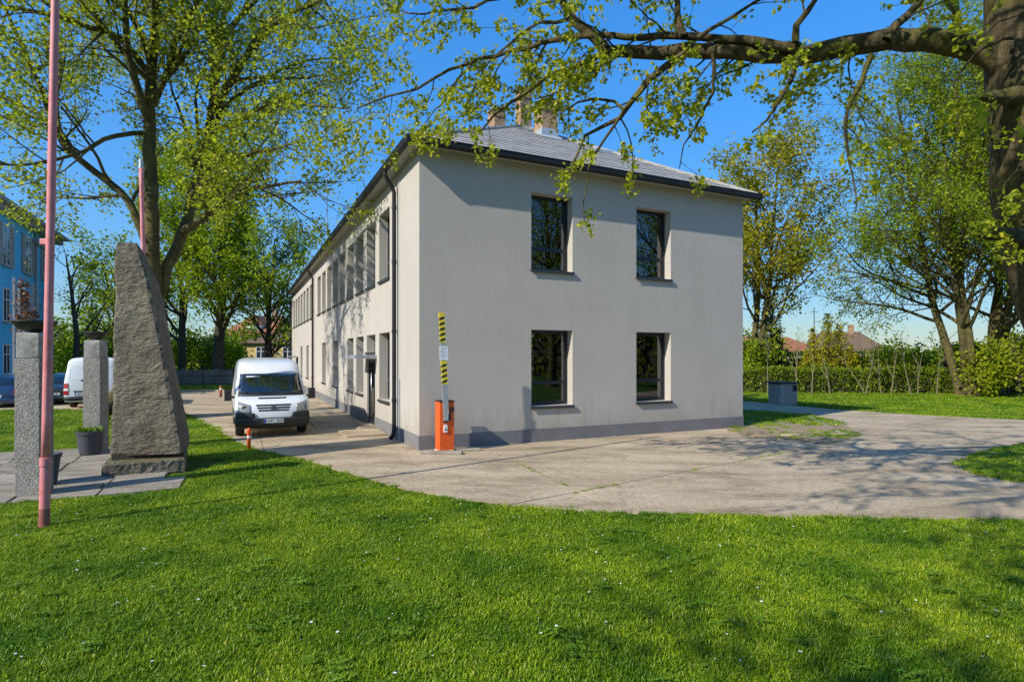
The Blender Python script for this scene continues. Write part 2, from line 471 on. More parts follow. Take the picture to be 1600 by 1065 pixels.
def concrete_ground(name, c1, c2, c3, rot=0.0):
    m, t, b, o = nodes(name)
    pos = N(t, 'ShaderNodeNewGeometry').outputs['Position']
    mp = N(t, 'ShaderNodeMapping'); mp.inputs['Rotation'].default_value = (0, 0, rot); mp.inputs['Scale'].default_value = (0.5, 1.3, 1)
    t.links.new(pos, mp.inputs['Vector'])
    n = N(t, 'ShaderNodeTexNoise', Scale=0.8, Detail=12.0, Roughness=0.7, Distortion=0.4); t.links.new(mp.outputs[0], n.inputs['Vector'])
    col = ramp(t, n.outputs['Fac'], [(0.33, c1), (0.5, c2), (0.66, c3)])
    n2 = N(t, 'ShaderNodeTexNoise', Scale=16.0, Detail=8.0, Roughness=0.75); t.links.new(pos, n2.inputs['Vector'])
    mx = N(t, 'ShaderNodeMix', data_type='RGBA', blend_type='MULTIPLY'); mx.inputs[0].default_value = 1
    t.links.new(col, mx.inputs[6])
    t.links.new(ramp(t, n2.outputs['Fac'], [(0.35, (0.66, 0.65, 0.64)), (0.6, (1.05, 1.05, 1.05))]), mx.inputs[7])
    # dark cracks
    v = N(t, 'ShaderNodeTexVoronoi', feature='DISTANCE_TO_EDGE', Scale=0.42)
    nd = N(t, 'ShaderNodeTexNoise', Scale=2.0, Detail=6.0); t.links.new(pos, nd.inputs['Vector'])
    va = N(t, 'ShaderNodeVectorMath', operation='MULTIPLY_ADD'); va.inputs[1].default_value = (0.5, 0.5, 0.5)
    t.links.new(nd.outputs['Color'], va.inputs[0]); t.links.new(pos, va.inputs[2])
    t.links.new(va.outputs[0], v.inputs['Vector'])
    mx2 = N(t, 'ShaderNodeMix', data_type='RGBA', blend_type='MULTIPLY'); mx2.inputs[0].default_value = 0.28
    t.links.new(mx.outputs[2], mx2.inputs[6])
    t.links.new(ramp(t, v.outputs['Distance'], [(0.0, (0.25, 0.24, 0.2)), (0.014, (1, 1, 1))]), mx2.inputs[7])
    t.links.new(mx2.outputs[2], b.inputs['Base Color'])
    b.inputs['Roughness'].default_value = 0.95
    b.inputs['Specular IOR Level'].default_value = 0.2
    bp = N(t, 'ShaderNodeBump', Strength=0.5, Distance=0.015); t.links.new(n2.outputs['Fac'], bp.inputs['Height'])
    t.links.new(bp.outputs[0], b.inputs['Normal'])
    return m
M['drive'] = concrete_ground('driveway_concrete', (0.26, 0.20, 0.125), (0.46, 0.362, 0.238), (0.58, 0.465, 0.32), 0.2)
M['paving'] = concrete_ground('paving_stone', (0.20, 0.17, 0.125), (0.33, 0.285, 0.22), (0.43, 0.375, 0.295), -0.4)

def ground_mat():
    m, t, b, o = nodes('lawn_ground')
    pos = N(t, 'ShaderNodeNewGeometry').outputs['Position']
    n = N(t, 'ShaderNodeTexNoise', Scale=0.35, Detail=6.0, Roughness=0.6); t.links.new(pos, n.inputs['Vector'])
    n2 = N(t, 'ShaderNodeTexNoise', Scale=40.0, Detail=6.0, Roughness=0.7); t.links.new(pos, n2.inputs['Vector'])
    mx = N(t, 'ShaderNodeMix', data_type='RGBA', blend_type='MULTIPLY'); mx.inputs[0].default_value = 1
    t.links.new(ramp(t, n.outputs['Fac'], [(0.35, (0.05, 0.10, 0.012)), (0.65, (0.09, 0.15, 0.02))]), mx.inputs[6])
    t.links.new(ramp(t, n2.outputs['Fac'], [(0.3, (0.45, 0.42, 0.4)), (0.7, (1.1, 1.1, 1.0))]), mx.inputs[7])
    t.links.new(mx.outputs[2], b.inputs['Base Color'])
    b.inputs['Roughness'].default_value = 1.0
    b.inputs['Specular IOR Level'].default_value = 0.1
    return m
M['lawn'] = ground_mat()
M['soil'] = pm('worn_soil', (0.24, 0.17, 0.085), (0.44, 0.34, 0.19), 3.0, 1.0, 0.6, 30, world=True, fine=(25, 0.6))
M['grass'] = leaf_mat('grass_blade', [(0.0, (0.10, 0.19, 0.004)), (0.5, (0.21, 0.36, 0.008)), (0.88, (0.34, 0.48, 0.012)), (1.0, (0.55, 0.50, 0.18))], 0.38, 0.42,
                      patch=(0.9, (0.52, 0.68, 0.5), (1.4, 1.2, 1.15)))
M['clover'] = leaf_mat('clover_leaf', [(0.0, (0.09, 0.19, 0.006)), (1.0, (0.20, 0.33, 0.014))], 0.3, 0.5)
M['petal'] = pm('daisy_petal', (0.78, 0.78, 0.75), None, rough=0.6)
M['bark_l'] = pm('mossy_bark', (0.065, 0.052, 0.018), (0.17, 0.14, 0.04), 2.2, 0.95, 0.9, 22, fine=(9, 0.55))
M['bark_n'] = pm('furrowed_bark', (0.065, 0.052, 0.028), (0.16, 0.125, 0.06), 2.6, 0.95, 1.0, 16, fine=(12, 0.5))
def furrowed():
    m, t, b, o = nodes('furrowed_bark')
    co = N(t, 'ShaderNodeTexCoord').outputs['Object']
    mp = N(t, 'ShaderNodeMapping'); mp.inputs['Scale'].default_value = (1, 1, 0.28); t.links.new(co, mp.inputs['Vector'])
    n = N(t, 'ShaderNodeTexNoise', Scale=11.0, Detail=8.0, Roughness=0.65, Distortion=0.8); t.links.new(mp.outputs[0], n.inputs['Vector'])
    v = N(t, 'ShaderNodeTexVoronoi', feature='DISTANCE_TO_EDGE', Scale=9.0); 
    va = N(t, 'ShaderNodeVectorMath', operation='MULTIPLY_ADD'); va.inputs[1].default_value = (0.25, 0.25, 0.25)
    t.links.new(n.outputs['Color'], va.inputs[0]); t.links.new(mp.outputs[0], va.inputs[2]); t.links.new(va.outputs[0], v.inputs['Vector'])
    n2 = N(t, 'ShaderNodeTexNoise', Scale=1.6, Detail=5.0); t.links.new(co, n2.inputs['Vector'])
    mx = N(t, 'ShaderNodeMix', data_type='RGBA', blend_type='MULTIPLY'); mx.inputs[0].default_value = 1
    t.links.new(ramp(t, n2.outputs['Fac'], [(0.35, (0.15, 0.115, 0.065)), (0.5, (0.17, 0.135, 0.06)), (0.68, (0.19, 0.165, 0.04))]), mx.inputs[6])
    t.links.new(ramp(t, n.outputs['Fac'], [(0.3, (0.38, 0.36, 0.34)), (0.65, (1.2, 1.2, 1.2))]), mx.inputs[7])
    t.links.new(mx.outputs[2], b.inputs['Base Color'])
    b.inputs['Roughness'].default_value = 0.95; b.inputs['Specular IOR Level'].default_value = 0.2
    ad = N(t, 'ShaderNodeMath', operation='MULTIPLY_ADD'); ad.inputs[1].default_value = 1.6
    t.links.new(v.outputs['Distance'], ad.inputs[0]); t.links.new(n.outputs['Fac'], ad.inputs[2])
    bp = N(t, 'ShaderNodeBump', Strength=1.0, Distance=0.05); t.links.new(ad.outputs[0], bp.inputs['Height']); t.links.new(bp.outputs[0], b.inputs['Normal'])
    return m
M['bark_n'] = furrowed()
M['bark_d'] = pm('dark_bark', (0.04, 0.034, 0.022), (0.09, 0.075, 0.05), 3.0, 0.95, 0.8, 20)
M['sapling'] = pm('pale_sapling_bark', (0.13, 0.11, 0.055), (0.25, 0.21, 0.12), 5.0, 0.9)
M['leaf_l'] = leaf_mat('spring_leaf_yellow_green', [(0.0, (0.20, 0.26, 0.008)), (0.5, (0.35, 0.42, 0.014)), (0.9, (0.50, 0.54, 0.025)), (1.0, (0.58, 0.50, 0.035))], 0.55)
M['leaf_n'] = leaf_mat('spring_leaf_bright', [(0.0, (0.26, 0.31, 0.010)), (0.5, (0.42, 0.47, 0.018)), (0.9, (0.57, 0.58, 0.03)), (1.0, (0.64, 0.54, 0.04))], 0.55)
M['leaf_g'] = leaf_mat('green_leaf', [(0.0, (0.16, 0.24, 0.006)), (0.5, (0.28, 0.39, 0.010)), (1.0, (0.44, 0.51, 0.016))], 0.55)
M['leaf_o'] = leaf_mat('olive_leaf', [(0.0, (0.22, 0.24, 0.010)), (0.5, (0.38, 0.36, 0.014)), (1.0, (0.52, 0.44, 0.02))], 0.5)
M['leaf_h'] = leaf_mat('hedge_leaf', [(0.0, (0.10, 0.16, 0.006)), (0.6, (0.21, 0.30, 0.01)), (1.0, (0.34, 0.42, 0.016))], 0.45)
M['leaf_t'] = leaf_mat('thuja_leaf', [(0.0, (0.28, 0.28, 0.008)), (0.6, (0.44, 0.41, 0.014)), (1.0, (0.56, 0.49, 0.02))], 0.45)
M['leaf_s'] = leaf_mat('spruce_needle', [(0.0, (0.018, 0.045, 0.012)), (1.0, (0.05, 0.095, 0.022))], 0.15)
M['leaf_dry'] = leaf_mat('dry_leaf', [(0.0, (0.14, 0.06, 0.03)), (1.0, (0.26, 0.13, 0.07))], 0.2)
M['blue_wall'] = pm('blue_render', (0.09, 0.50, 0.82), (0.11, 0.54, 0.86), 0.5, 0.9, 0.1, 60)
M['grey_trim'] = pm('grey_trim', (0.26, 0.26, 0.25), (0.34, 0.34, 0.33), 2.0, 0.85)
M['white_frame'] = pm('white_frame', (0.72, 0.72, 0.72), None, rough=0.5)
M['dark_glass'] = pm('dark_glass', (0.03, 0.045, 0.06), None, rough=0.05, spec=0.8)
M['blue_roof'] = pm('grey_roof', (0.16, 0.155, 0.14), (0.23, 0.22, 0.20), 2.0, 0.9)
M['yellow_wall'] = pm('yellow_render', (0.56, 0.42, 0.16), (0.64, 0.50, 0.22), 0.7, 0.9)
M['red_roof'] = pm('red_tiles', (0.25, 0.09, 0.04), (0.36, 0.14, 0.07), 2.0, 0.9, 0.5, 12)
M['brown_roof'] = pm('brown_tiles', (0.12, 0.07, 0.04), (0.19, 0.12, 0.08), 2.0, 0.9, 0.5, 12)
M['cream_wall'] = pm('cream_render', (0.60, 0.55, 0.46), (0.66, 0.61, 0.52), 0.7, 0.9)
M['old_wall'] = pm('old_wall_concrete', (0.10, 0.10, 0.085), (0.20, 0.195, 0.17), 1.0, 0.95, 0.4, 12)

# ================================================================ ground, driveway, paving
BROT = math.radians(25.5)                      # the building's heading; the paving shares it
BU = Vector((math.cos(BROT), math.sin(BROT)))
BV = Vector((-math.sin(BROT), math.cos(BROT)))
BC = Vector((-2.25, 13.9))                     # near corner of the office building

ground = MB()
ground.quad((-3000, -1500, 0), (3000, -1500, 0), (3000, 4000, 0), (-3000, 4000, 0))
tag(ground.build('lawn', M['lawn']), 'mown green lawn around the grey building', 'lawn', kind='structure')

drive_px = [(270, 641), (300, 650), (335, 668), (362, 688), (400, 703), (470, 717), (545, 741), (640, 768), (740, 786),
            (870, 797), (1000, 803), (1200, 808), (1400, 811), (1600, 815)]
near_edge = []
for p0, p1 in zip([G(*p) for p in drive_px], [G(*p) for p in drive_px[1:]]):
    k_ = max(1, int((p1-p0).length/.22))
    for i in range(k_):
        q = p0.lerp(p1, i/k_)
        near_edge.append(q + Vector((noise.noise(Vector((q.x*2.2, q.y*2.2, 1)))*.07, noise.noise(Vector((q.x*2.2, q.y*2.2, 8)))*.09)))
near_edge.append(G(*drive_px[-1]))
drive_poly = [Vector((-70, 24.9))] + near_edge + [Vector((18, 7.95)), Vector((34, 9.0)), Vector((34, 17.5)),
              Vector((24, 19.6)), G(1600, 657), G(1450, 650), G(1300, 640), G(1160, 626.5), Vector((4.0, 41.0)), Vector((-6, 52)),
              Vector((-16, 46)), Vector((-19, 37.5)), Vector((-70, 37.5))]
patch_near = [G(1140, 676), G(1200, 684), G(1290, 696), G(1343, 681), G(1330, 670), G(1312, 661), G(1265, 650), G(1160, 642),
              BC + BU * 12.6 + BV * 10, BC + BU * 12.2 + BV * 30, BC + BU * 10.2 + BV * 30, BC + BU * 10.2 + BV * 0.2]
patch_right = [Vector((30, 15.2)), Vector((19, 14.6)), G(1600, 697), G(1560, 703), G(1520, 715), G(1494, 728), G(1530, 745), G(1600, 757),
               Vector((16, 9.5)), Vector((30, 10.5))]

def smooth_poly(p, k=1, jit=0.0):
    return [Vector((a.x + random.uniform(-jit, jit), a.y + random.uniform(-jit, jit))) for a in p]

def poly_bm(pts, z):
    bm = bmesh.new()
    bm.faces.new([bm.verts.new((p.x, p.y, z)) for p in pts])
    bm.normal_update()
    return bm

drive = empty('driveway', (0, 0, 0))
tag(drive, 'worn concrete slab driveway round the building', 'driveway', kind='structure')
bm = poly_bm(drive_poly, 0.03)
def cut(bm, a, b):
    a = Vector((a.x, a.y, 0)); b = Vector((b.x, b.y, 0))
    d = (b - a).normalized()
    bmesh.ops.bisect_plane(bm, geom=bm.verts[:] + bm.edges[:] + bm.faces[:], plane_co=a, plane_no=Vector((-d.y, d.x, 0)), dist=1e-4)
J1 = (G(778, 712), G(905, 770)); J2 = (G(905, 770), G(1290, 696))
cut(bm, *J1)
cut(bm, *J2)
for s in (3.9, 8.2, 12.6, 17.2, 22.0, 27.0):
    q = BC + BV * s
    cut(bm, q, q - BU)
cut(bm, BC - BU * 3.4, BC - BU * 3.4 + BV)
cut(bm, BC + BU * 20, BC + BU * 20 + BV)
slabs = []
for f in list(bm.faces):
    c = [Vector((v.co.x, v.co.y)) for v in f.verts]
    if f.calc_area() < 0.12: continue
    slabs.append(c)
bm.free()
def inset_poly(pts, d):
    n = len(pts); out = []
    ar = sum(pts[i].x*pts[(i+1) % n].y - pts[(i+1) % n].x*pts[i].y for i in range(n))
    sg = 1 if ar > 0 else -1
    for i in range(n):
        a, b_, c = pts[i-1], pts[i], pts[(i+1) % n]
        e1 = (b_ - a); e2 = (c - b_)
        if e1.length < 1e-6 or e2.length < 1e-6:
            out.append(b_.copy()); continue
        e1.normalize(); e2.normalize()
        n1 = Vector((-e1.y, e1.x)) * sg; n2 = Vector((-e2.y, e2.x)) * sg
        k = n1 + n2
        den = max(0.3, 1 + n1.dot(n2))
        out.append(b_ + k * (d / den))
    return out
for c in slabs:
    mb = MB()
    mb.prism([tuple(q) for q in inset_poly(c, 0.008)], -0.05, 0.03 + random.uniform(-0.004, 0.004))
    mb.build('slab', M['drive'], drive)
# darker repair slabs and covers set on the driveway beside the left facade
for k, (x0, x1, s0, s1, h) in enumerate([(-1.25, -0.12, 2.9, 4.3, 0.05), (-1.75, -0.35, 5.6, 7.6, 0.035), (-1.7, -0.5, 10.2, 12.0, 0.035),
                                        (-1.9, -0.6, 14.4, 15.8, 0.035)]):
    mb = MB()
    q = [BC + BU*x0 + BV*s0, BC + BU*x1 + BV*s0, BC + BU*x1 + BV*s1, BC + BU*x0 + BV*s1]
    mb.prism([tuple(p) for p in q], 0.02, 0.036 + h)
    mb.build('cover_slab', M['paving'] if k in (1, 2) else M['drive'], drive, bevel=0.006)

for nm, pts, lab in (('lawn_patch', patch_near, 'thin worn grass strip wrapping the right corner of the grey building'),
                     ('lawn_patch', patch_right, 'pointed grass island at the right edge of the driveway')):
    mb = MB(); mb.prism([tuple(p) for p in pts], 0.0, 0.045)
    tag(mb.build(nm, M['soil']), lab, 'lawn', kind='structure')

# a low broken kerb in the grass strip
mb = MB()
a, b_ = G(1262, 652), G(1312, 678)
d = (b_ - a).normalized(); nn = Vector((-d.y, d.x)) * 0.07
mb.prism([tuple(a - nn), tuple(b_ - nn), tuple(b_ + nn*.6), tuple(a + nn*1.2)], 0.0, 0.085)
tag(mb.build('kerb_stone', M['paving'], bevel=0.02), 'low broken kerb running through the worn grass strip', 'kerb')
for k, (px, py, sx, sy) in enumerate([(1187, 679, .42, .17), (1236, 682, .38, .13), (1311, 681, .34, .16)]):
    g = G(px, py); mb = MB()
    a0 = random.uniform(0.2, 0.6)
    pts = []
    for i in range(7):
        a = i / 7 * 6.283; r = random.uniform(0.8, 1.1)
        x, y = math.cos(a)*sx*r, math.sin(a)*sy*r
        pts.append((g.x + x*math.cos(a0) - y*math.sin(a0), g.y + x*math.sin(a0) + y*math.cos(a0)))
    mb.prism(pts, 0.02, 0.085)
    tag(mb.build('stone_slab', M['drive'], bevel=0.015),
        ['flat broken stone lying closest to the building corner', 'flat broken stone in the middle of the worn strip', 'flat broken stone at the tip of the worn grass strip'][k], 'stone', 'flat stones in the worn strip')

# paving round the standing stone
pav = empty('monument_paving', (0, 0, 0))
tag(pav, 'flagstone paving under the standing stone and pillars', 'paving', kind='structure')
PO = Vector((-5.72, 9.9))
pav_poly = [PO - BU*4.6, PO, PO + BV*0.9, PO - BU*0.35 + BV*1.0, PO - BU*0.35 + BV*6.0, PO - BU*4.6 + BV*6.0]
rows = [0, .52, 1.04, 1.6, 2.1, 2.6, 3.15, 3.7, 4.25, 4.8, 5.4, 6.0]
for j in range(len(rows)-1):
    xs = [-4.6, -3.55, -2.35, -1.2, 0.0] if j % 2 == 0 else [-4.6, -3.6, -2.3, -1.25, 0.0]
    if j >= 2: xs[-1] = -0.35
    for i in range(4):
        q0, q1 = xs[i], xs[i+1]
        g = 0.018
        q = [PO + BU*(q0+g) + BV*(rows[j]+g), PO + BU*(q1-g) + BV*(rows[j]+g), PO + BU*(q1-g) + BV*(rows[j+1]-g), PO + BU*(q0+g) + BV*(rows[j+1]-g)]
        q = [p + Vector((random.uniform(-.012, .012), random.uniform(-.012, .012))) for p in q]
        mb = MB(); mb.prism([tuple(p) for p in q], -0.03, 0.045 + random.uniform(-.008, .008))
        mb.build('paving_slab', M['paving'], pav, bevel=0.008)

# ================================================================ office building
BW, BL, BH = 10.77, 37.0, 7.40
office = empty('office_building', (BC.x, BC.y, 0), BROT)
tag(office, 'two-storey pale grey rendered office building with hipped slate roof', 'building')
PER, W0, WW = 1.94, 3.02, 1.37
LO, LH, UO, UH = 0.98, 3.02, 4.62, 6.67
front_open = [(3.06, 4.34, LO, LH), (6.51, 7.79, LO, LH), (3.06, 4.34, UO, UH), (6.51, 7.79, UO, UH)]
up_idx = [0, 1, 2, 3, 4, 5, 6, 7, 8, 10, 11, 12, 13, 14, 15, 16]
lo_idx = [0, 2, 3, 5, 7, 11, 13]
left_open = [(W0+PER*i, W0+PER*i+WW, UO, UH) for i in up_idx] + [(W0+PER*i, W0+PER*i+WW, LO, LH) for i in lo_idx]
door_open = [(5.0, 6.25, 0.06, 2.18), (31.6, 32.8, 0.06, 2.18)]
fan_open = [(W0+PER, W0+PER+WW, 2.45, LH)]
RV = 0.27

def wall_faces(mb, L, Ht, opens, P, z0=0.0):
    """P(s, d, z): point at s along the wall, d inwards"""
    xs = sorted({0.0, L} | {o[0] for o in opens} | {o[1] for o in opens})
    zs = sorted({z0, Ht} | {o[2] for o in opens} | {o[3] for o in opens})
    for i in range(len(xs)-1):
        for j in range(len(zs)-1):
            cx, cz = (xs[i]+xs[i+1])/2, (zs[j]+zs[j+1])/2
            if any(o[0] < cx < o[1] and o[2] < cz < o[3] for o in opens): continue
            mb.quad(P(xs[i], 0, zs[j]), P(xs[i+1], 0, zs[j]), P(xs[i+1], 0, zs[j+1]), P(xs[i], 0, zs[j+1]))
    for a, b, c, d in opens:
        D = RV + 0.06
        mb.quad(P(a, 0, c), P(a, 0, d), P(a, D, d), P(a, D, c))
        mb.quad(P(b, 0, c), P(b, D, c), P(b, D, d), P(b, 0, d))
        mb.quad(P(a, 0, d), P(b, 0, d), P(b, D, d), P(a, D, d))
        mb.quad(P(a, 0, c), P(a, D, c), P(b, D, c), P(b, 0, c))
def weld(o):
    bm = bmesh.new(); bm.from_mesh(o.data)
    bmesh.ops.remove_doubles(bm, verts=bm.verts[:], dist=1e-4)
    bm.to_mesh(o.data); bm.free()

FP = lambda s, d, z: (s, d, z)
LP = lambda s, d, z: (d, s, z)
mb = MB(); wall_faces(mb, BW, BH, front_open, FP, 0.3)
weld(mb.build('front_wall', M['stucco'], office))
mb = MB(); wall_faces(mb, BL, BH, left_open + door_open + fan_open, LP, 0.06)
weld(mb.build('side_wall', M['stucco'], office))
mb = MB(); mb.quad((BW, 0, 0), (BW, BL, 0), (BW, BL, BH), (BW, 0, BH)); mb.quad((0, BL, 0), (BW, BL, 0), (BW, BL, BH), (0, BL, BH))
mb.build('rear_wall', M['stucco'], office)
mb = MB(); mb.box(-0.018, BW+0.018, -0.018, 0.2, 0.0, 0.375)
mb.build('plinth', M['plinth'], office)
segs = [(0.2, door_open[0][0]), (door_open[0][1], door_open[1][0]), (door_open[1][1], BL)]
for a, b_ in segs:
    mb = MB(); mb.box(-0.018, 0.2, a, b_, 0.0, 0.375); mb.build('plinth', M['plinth'], office)
# inside: floors, ceilings, partitions
mb = MB()
mb.box(0.45, BW-0.3, 0.45, BL-0.3, 3.35, 3.75)
mb.box(0.45, BW-0.3, 0.45, BL-0.3, 0.02, 0.1)
mb.box(0.45, BW-0.3, 0.45, BL-0.3, 7.2, 7.3)
mb.box(4.9, 5.05, 0.45, BL-0.3, 0.1, 7.2)
mb.box(0.45, BW-0.3, 5.2, 5.35, 0.1, 7.2)
for y in (9, 13, 17, 21, 25, 29, 33): mb.box(0.45, 4.9, y-.05, y+.05, 0.1, 7.2)
mb.build('interior', M['inside'], office)

def window_tpl(Wd, Ht, curtain):
    fr = MB(); b = 0.062; t = 0.30 * Ht
    y0, y1 = 0.0, 0.07
    fr.box(0, b, y0, y1, 0, Ht); fr.box(Wd-b, Wd, y0, y1, 0, Ht)
    fr.box(b, Wd-b, y0, y1, 0, b); fr.box(b, Wd-b, y0, y1, Ht-b, Ht)
    fr.box(b, Wd-b, y0-0.004, y1, t-0.05, t+0.05)
    # inner sash of the lower light
    fr.box(b, b+0.035, y0+.012, y1-.01, b, t-0.05); fr.box(Wd-b-0.035, Wd-b, y0+.012, y1-.01, b, t-0.05)
    fr.box(b+.035, Wd-b-.035, y0+.012, y1-.01, b, b+0.035)
    fr.box(b, b+0.03, y0+.012, y1-.01, t+0.05, Ht-b); fr.box(Wd-b-0.03, Wd-b, y0+.012, y1-.01, t+0.05, Ht-b)
    fr.box(b+.03, Wd-b-.03, y0+.012, y1-.01, Ht-b-.03, Ht-b)
    p1 = MB(); p1.box(b+.035, Wd-b-.035, .035, .047, b+.035, t-.05)
    p2 = MB(); p2.box(b+.03, Wd-b-.03, .035, .047, t+.05, Ht-b-.03)
    si = MB(); si.box(-0.03, Wd+0.03, -RV-0.06, 0.012, -0.035, -0.003)
    si.box(-0.03, Wd+0.03, -RV-0.06, -RV-0.05, -0.075, -0.035)
    out = [fr.mesh('window'), p1.mesh('pane'), p2.mesh('pane'), si.mesh('sill')]
    for me, k in zip(out, ('frame', 'glass', 'glass', 'sill')): me.materials.append(M[k])
    cu = MB(); n = 28; x0, x1 = Wd*0.70, Wd*0.97
    for i in range(n):
        xa = x0 + (x1-x0)*i/n; xb = x0 + (x1-x0)*(i+1)/n
        ya = 0.13 + 0.025*math.sin(i*1.3); yb = 0.13 + 0.025*math.sin((i+1)*1.3)
        cu.quad((xa, ya, -.02), (xb, yb, -.02), (xb, yb, Ht), (xa, ya, Ht))
    cm = cu.mesh('curtain'); cm.materials.append(M['curtain'])
    out.append(cm if curtain else None)
    return out
def put_window(tpl, loc, rz):
    wo_ = link('window', tpl[0], None, office)
    wo_.location = loc; wo_.rotation_euler = (0, 0, rz)
    for me in tpl[1:3]: link('pane', me, None, wo_)
    link('sill', tpl[3], None, wo_)
    if tpl[4]: link('curtain', tpl[4], None, wo_)
tf = window_tpl(1.28, LH-LO, True); tl = window_tpl(WW, LH-LO, True)
tf2 = window_tpl(1.28, UH-UO, True); tl2 = window_tpl(WW, UH-UO, False)
for a, b_, c, d in front_open: put_window(tf if c == LO else tf2, (a, RV, c), 0)
for a, b_, c, d in left_open: put_window(tl if c == LO else tl2, (RV, b_, c), -math.pi/2)
tfan = window_tpl(WW, LH-2.45, False)
put_window(tfan, (RV, fan_open[0][1], 2.45), -math.pi/2)
# doors with handles, canopies, steps
for k, (a, b_, c, d) in enumerate(door_open):
    mb = MB(); x = 0.05
    mb.box(x, x+.06, a, a+.09, c, d); mb.box(x, x+.06, b_-.09, b_, c, d); mb.box(x, x+.06, a+.09, b_-.09, d-.1, d); mb.box(x, x+.06, a+.09, b_-.09, c, c+.16)
    mb.box(x, x+.06, a+.36, a+.42, c+.16, d-.1)
    dr = mb.build('door', M['frame'], office)
    g1 = MB(); g1.box(x+.025, x+.035, a+.09, a+.36, c+.16, d-.1); g1.build('pane', M['door_glass'], dr)
    g2 = MB(); g2.box(x+.025, x+.035, a+.42, b_-.09, c+.16, d-.1); g2.build('pane', M['door_glass'], dr)
    hd = MB(); hd.tube([(x-.06, a+.5, c+.25), (x-.06, a+.5, d-.25)], .018, 8); hd.tube([(x-.06, a+.5, c+.5), (x, a+.5, c+.5)], .01, 6); hd.tube([(x-.06, a+.5, d-.5), (x, a+.5, d-.5)], .01, 6)
    hd.build('handle', M['steel'], dr, smooth=True)
    mb = MB(); mb.box(-0.66, 0.0, a-.25, b_+.2, 2.27, 2.33); mb.box(-0.68, -0.66, a-.27, b_+.22, 2.24, 2.35)
    mb.box(-0.66, 0.0, a-.27, a-.25, 2.24, 2.35); mb.box(-0.66, 0, b_+.2, b_+.22, 2.24, 2.35)
    mb.build('canopy', M['alu'], office)
    mb = MB(); mb.box(-0.5, RV, a-.0, b_+.0, 0.0, 0.058); mb.build('step', M['drive'], office)

# soffit, gutter, roof
E = 0.28
mb = MB()
mb.box(-E, BW+E, -E, 0.0, BH, BH+0.07); mb.box(-E, 0.0, 0.0, BL, BH, BH+0.07); mb.box(BW, BW+E, 0, BL, BH, BH+.07)
mb.build('soffit', M['soffit'], office)
def gutter(pts):
    # an open half-round gutter swept along a straight run, with a fascia board behind
    mb = MB(); a, b_ = Vector(pts[0]), Vector(pts[1]); d = (b_-a).normalized(); o_ = Vector(pts[2])
    prof = [(-0.02, 0.13), (0.0, 0.12), (0.0, -0.03)] + [(0.075 - 0.075*math.cos(t), -0.03 - 0.08*math.sin(t)) for t in [0.4, 0.9, 1.57, 2.2, 2.75]] + [(0.15, 0.065), (0.16, 0.075), (0.16, 0.055), (0.14, 0.05)]
    n = 60 if (b_-a).length > 20 else 24
    vs = []
    for k in (0, 1):
        q = a if k == 0 else b_
        for ox, oz in prof: vs.append(q + o_*ox + Vector((0, 0, oz)))
    m = len(prof)
    mb.add(vs, [(i, i+1, m+i+1, m+i) for i in range(m-1)])
    mb.add([vs[i] for i in range(m)], [tuple(range(m))]); mb.add([vs[m+i] for i in range(m)], [tuple(reversed(range(m)))])
    # brackets
    L = (b_-a).length; k = 0.3
    while k < L:
        q = a + d*k; h = d*0.012
        for i in range(1, m-3):
            p0 = q + o_*prof[i][0] + Vector((0, 0, prof[i][1]-0.005)); p1 = q + o_*prof[i+1][0] + Vector((0, 0, prof[i+1][1]-0.005))
            mb.quad(p0-h, p1-h, p1+h, p0+h)
        k += 0.75
    return mb
ZG = BH + 0.02
gutter([(-E-.14, -E, ZG), (BW+E+.14, -E, ZG), (0, -1, 0)]).build('gutter', M['anth'], office)
gutter([(-E, BL, ZG), (-E, -E-.14, ZG), (-1, 0, 0)]).build('gutter', M['anth'], office)
for k, y in enumerate((2.07, 21.3, 36.8)):
    mb = MB(); r = 0.058
    mb.tube([(-E-.075, y, ZG-.06), (-E-.075, y, ZG-.16), (-0.30, y, ZG-.28), (-0.14, y, ZG-.52), (-0.105, y, ZG-.62), (-0.105, y, 0.35), (-0.13, y, 0.16), (-0.22, y, 0.05)], r, 12)
    dp = mb.build('downpipe', M['anth'], office, smooth=True)
    for z in (1.1, 3.0, 4.9, 6.4):
        c = MB(); c.lathe([(r+.001, z-.05), (r+.012, z-.05), (r+.012, z+.05), (r+.001, z+.05)], (-0.105, y), 12)
        c.build('pipe_collar', M['anth'], dp)
# lightning conductor beside the near downpipe
mb = MB(); mb.tube([(-.03, 1.83, .05), (-.03, 1.83, 7.3)], .006, 5); mb.tube([(-.03, 1.83, 0.0), (-.03, 1.83, 1.7)], .02, 6)
mb.build('conductor_wire', M['flash'], office)

ZR = BH + 0.075; RUN = BW/2 + E + 0.02; RISE = 3.28
e0 = E + 0.02
A0 = (-e0, -e0, ZR); B0 = (BW+e0, -e0, ZR); C0 = (BW+e0, BL+e0, ZR); D0 = (-e0, BL+e0, ZR)
R1 = (BW/2, -e0+RUN, ZR+RISE); R2 = (BW/2, BL+e0-RUN, ZR+RISE)
mb = MB()
mb.add([A0, B0, C0, D0, R1, R2], [(0, 1, 4), (1, 2, 5, 4), (2, 3, 5), (3, 0, 4, 5), (0, 3, 2, 1)])
roof = mb.build('roof', M['slate'], office)
